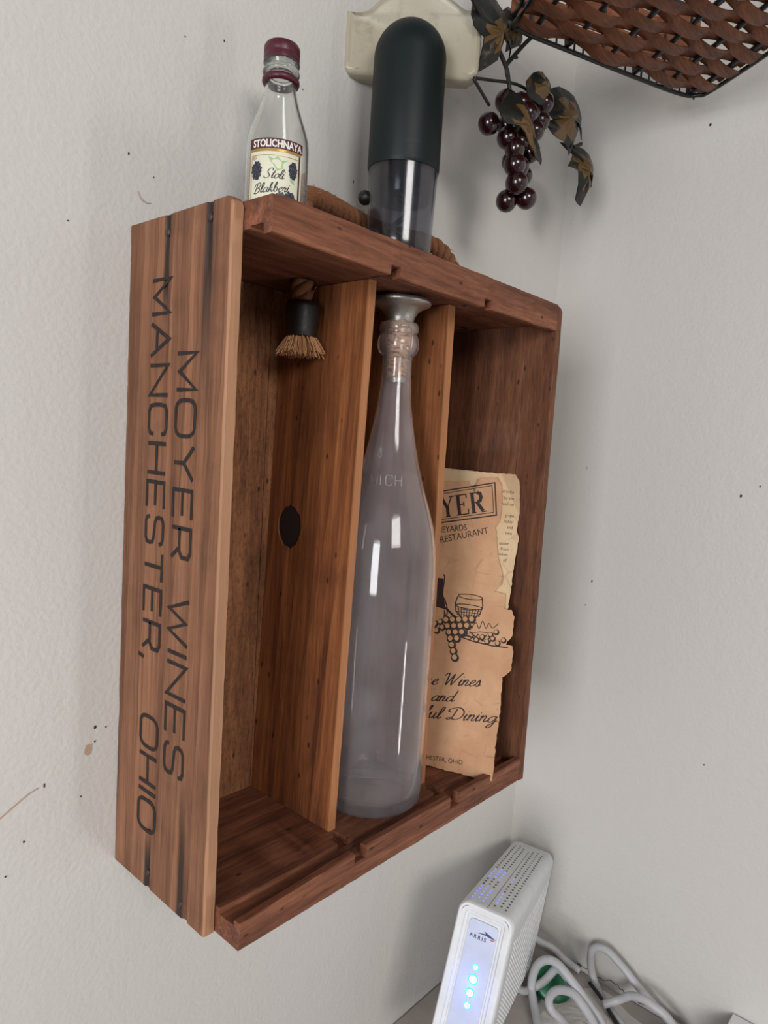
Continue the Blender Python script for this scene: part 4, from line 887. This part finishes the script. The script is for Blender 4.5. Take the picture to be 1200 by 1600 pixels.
def leaf(P, bow, yoff=0):
    P = [Vector((p[0], p[1], 0)) for p in P]; Q = []
    for i in range(len(P)):
        a, b = P[i], P[(i + 1) % len(P)]; Q += [a, a.lerp(b, .5) + Vector((noise.noise(a * 300), noise.noise(b * 300), 0)) * .0012]
    cx = sum(p.x for p in Q) / len(Q); cz = sum(p.y for p in Q) / len(Q); n = len(Q); V, F = [], []
    R_ = max((p - Vector((cx, cz, 0))).length for p in Q)
    for th in (0, .0009):
        for q in (1, .66, .33):
            for k, p in enumerate(Q):
                x = cx + (p.x - cx) * q; z = cz + (p.y - cz) * q; d = math.hypot(x - cx, z - cz) / R_
                y = GY + yoff + bow * d * d - .0035 * (1 - q) * (1 if k % 4 < 2 else .2) + .002 * noise.noise(Vector((x * 120, z * 120, 2))) + th; V.append((x, y, z))
        V.append((cx, GY + yoff - .003 + th, cz))
    S = 3 * n + 1
    for s in (0, S):
        for j in range(2):
            for k in range(n): F.append((s + j * n + k, s + j * n + (k + 1) % n, s + (j + 1) * n + (k + 1) % n, s + (j + 1) * n + k))
        for k in range(n): F.append((s + 2 * n + k, s + 2 * n + (k + 1) % n, s + 3 * n))
    for k in range(n): F.append((k, (k + 1) % n, (k + 1) % n + S, k + S))
    o = smooth_ang(mesh('leaf', V, F, M_LEAF, gd), 35); o.data.materials.append(M_GOLD)
    for p in o.data.polygons:
        c_ = p.center + Vector((.245, 0, .515)); d = math.hypot(c_.x - cx, c_.z - cz) / R_
        if d + .25 * noise.noise(c_ * 160) < .36: p.material_index = 1
    return o
leaf([(.2189, .5640), (.2030, .5500), (.1997, .5391), (.2027, .5333), (.2110, .5289), (.2125, .5200), (.2140, .5087), (.2200, .5140), (.2279, .5211), (.2300, .5320), (.2334, .5404), (.2430, .5400), (.2524, .5330), (.2480, .5440), (.2443, .5517), (.2346, .5640)], .010, -.004)
leaf([(.3091, .5361), (.3225, .5435), (.3494, .5470), (.3738, .5400), (.3826, .5260), (.3700, .5290), (.3563, .5290), (.3549, .5203), (.3495, .5006), (.3350, .5057), (.3191, .5060), (.3060, .5110), (.3168, .5162), (.3017, .5200), (.2976, .5230)], .012)
leaf([(.3537, .5148), (.3676, .5161), (.3925, .5163), (.4060, .5071), (.4090, .4942), (.4001, .4988), (.3930, .4831), (.3914, .4729), (.3785, .4745), (.3719, .4951), (.3596, .4963), (.3636, .5064)], .012, .004)
leaf([(.2659, .5272), (.2771, .5323), (.2870, .5305), (.2949, .5244), (.2977, .5160), (.2771, .5090), (.2634, .5100), (.2599, .5194)], .006, -.010)
leaf([(.2242, .4901), (.2311, .4991), (.2433, .5018), (.2483, .4972), (.2600, .4865), (.2760, .4775), (.2841, .4724), (.2850, .4690), (.2730, .4690), (.2580, .4736), (.2414, .4820), (.2316, .4779), (.2231, .4812)], .006, -.014)
leaf([(.2440, .5640), (.2490, .5560), (.2580, .5440), (.2660, .5500), (.2760, .5560), (.2700, .5680), (.2580, .5760)], .008, .006)
def st3(P, r, y=GY): V, F = tube(cr([(p[0], p[2] if len(p) > 2 else y, p[1]) for p in P], 6), r, 8); mesh('stem', V, F, M_STEM, gd, True)
st3([(.1650, .585), (.1918, .5500), (.2200, .5350), (.2400, .5230), (.2457, .5145), (.2524, .4988), (.2600, .4850), (.2650, .4700), (.2680, .4500)], lambda t: .0018 - .0006 * t)
st3([(.2041, .4999), (.2220, .5060), (.2627, .5183), (.3060, .5180)], .0011); st3([(.2035, .4993), (.2238, .4900)], .0011)
st3([(.2890, .5359), (.2950, .5330), (.3070, .5280)], .0020); st3([(.2400, .5230), (.2600, .545), (.2750, .5600)], .0016)
st3([(.3500, .5060), (.3600, .5120)], .0016); st3([(.2800, .5130), (.3000, .5080), (.3170, .5090)], .0012)
st3([(.1650, .585), (.1700, .60), (.2100, .600), (.2600, .570)], .0016)
st3([(.2466, .5140), (.2410, .5200), (.2440, .5290), (.2539, .5345)], .0010)
G = [(.2334, .4829), (.2445, .4936), (.2459, .5015), (.2734, .5091), (.2657, .4994), (.2931, .5059), (.2799, .4978), (.2763, .4910), (.2511, .4784), (.2746, .4844), (.2524, .4699), (.2830, .4790), (.2661, .4678), (.2540, .4593), (.2685, .4640), (.2834, .4630), (.2583, .4480), (.2678, .4509), (.2634, .4386), (.2730, .4414), (.2650, .5080), (.2560, .4900), (.2870, .5150), (.2800, .5080)]
gme = None
V0, F0 = sphere((0, 0, 0), .0079, 18, 12)
for k, (x, z) in enumerate(G):
    y = GY + (.006 if k % 3 == 0 else (-.005 if k % 3 == 1 else .001))
    if gme is None:
        g = mesh('grape', V0, F0, M_GRAPE, gd, True, local=True); gme = g.data
    else:
        g = bpy.data.objects.new('grape', gme); COL.objects.link(g); g.parent = gd
    g.location = Vector((x, y, z)) - Vector((.245, -.07, .515)); s = random.uniform(.92, 1.05); g.scale = (s, s, s * 1.02)
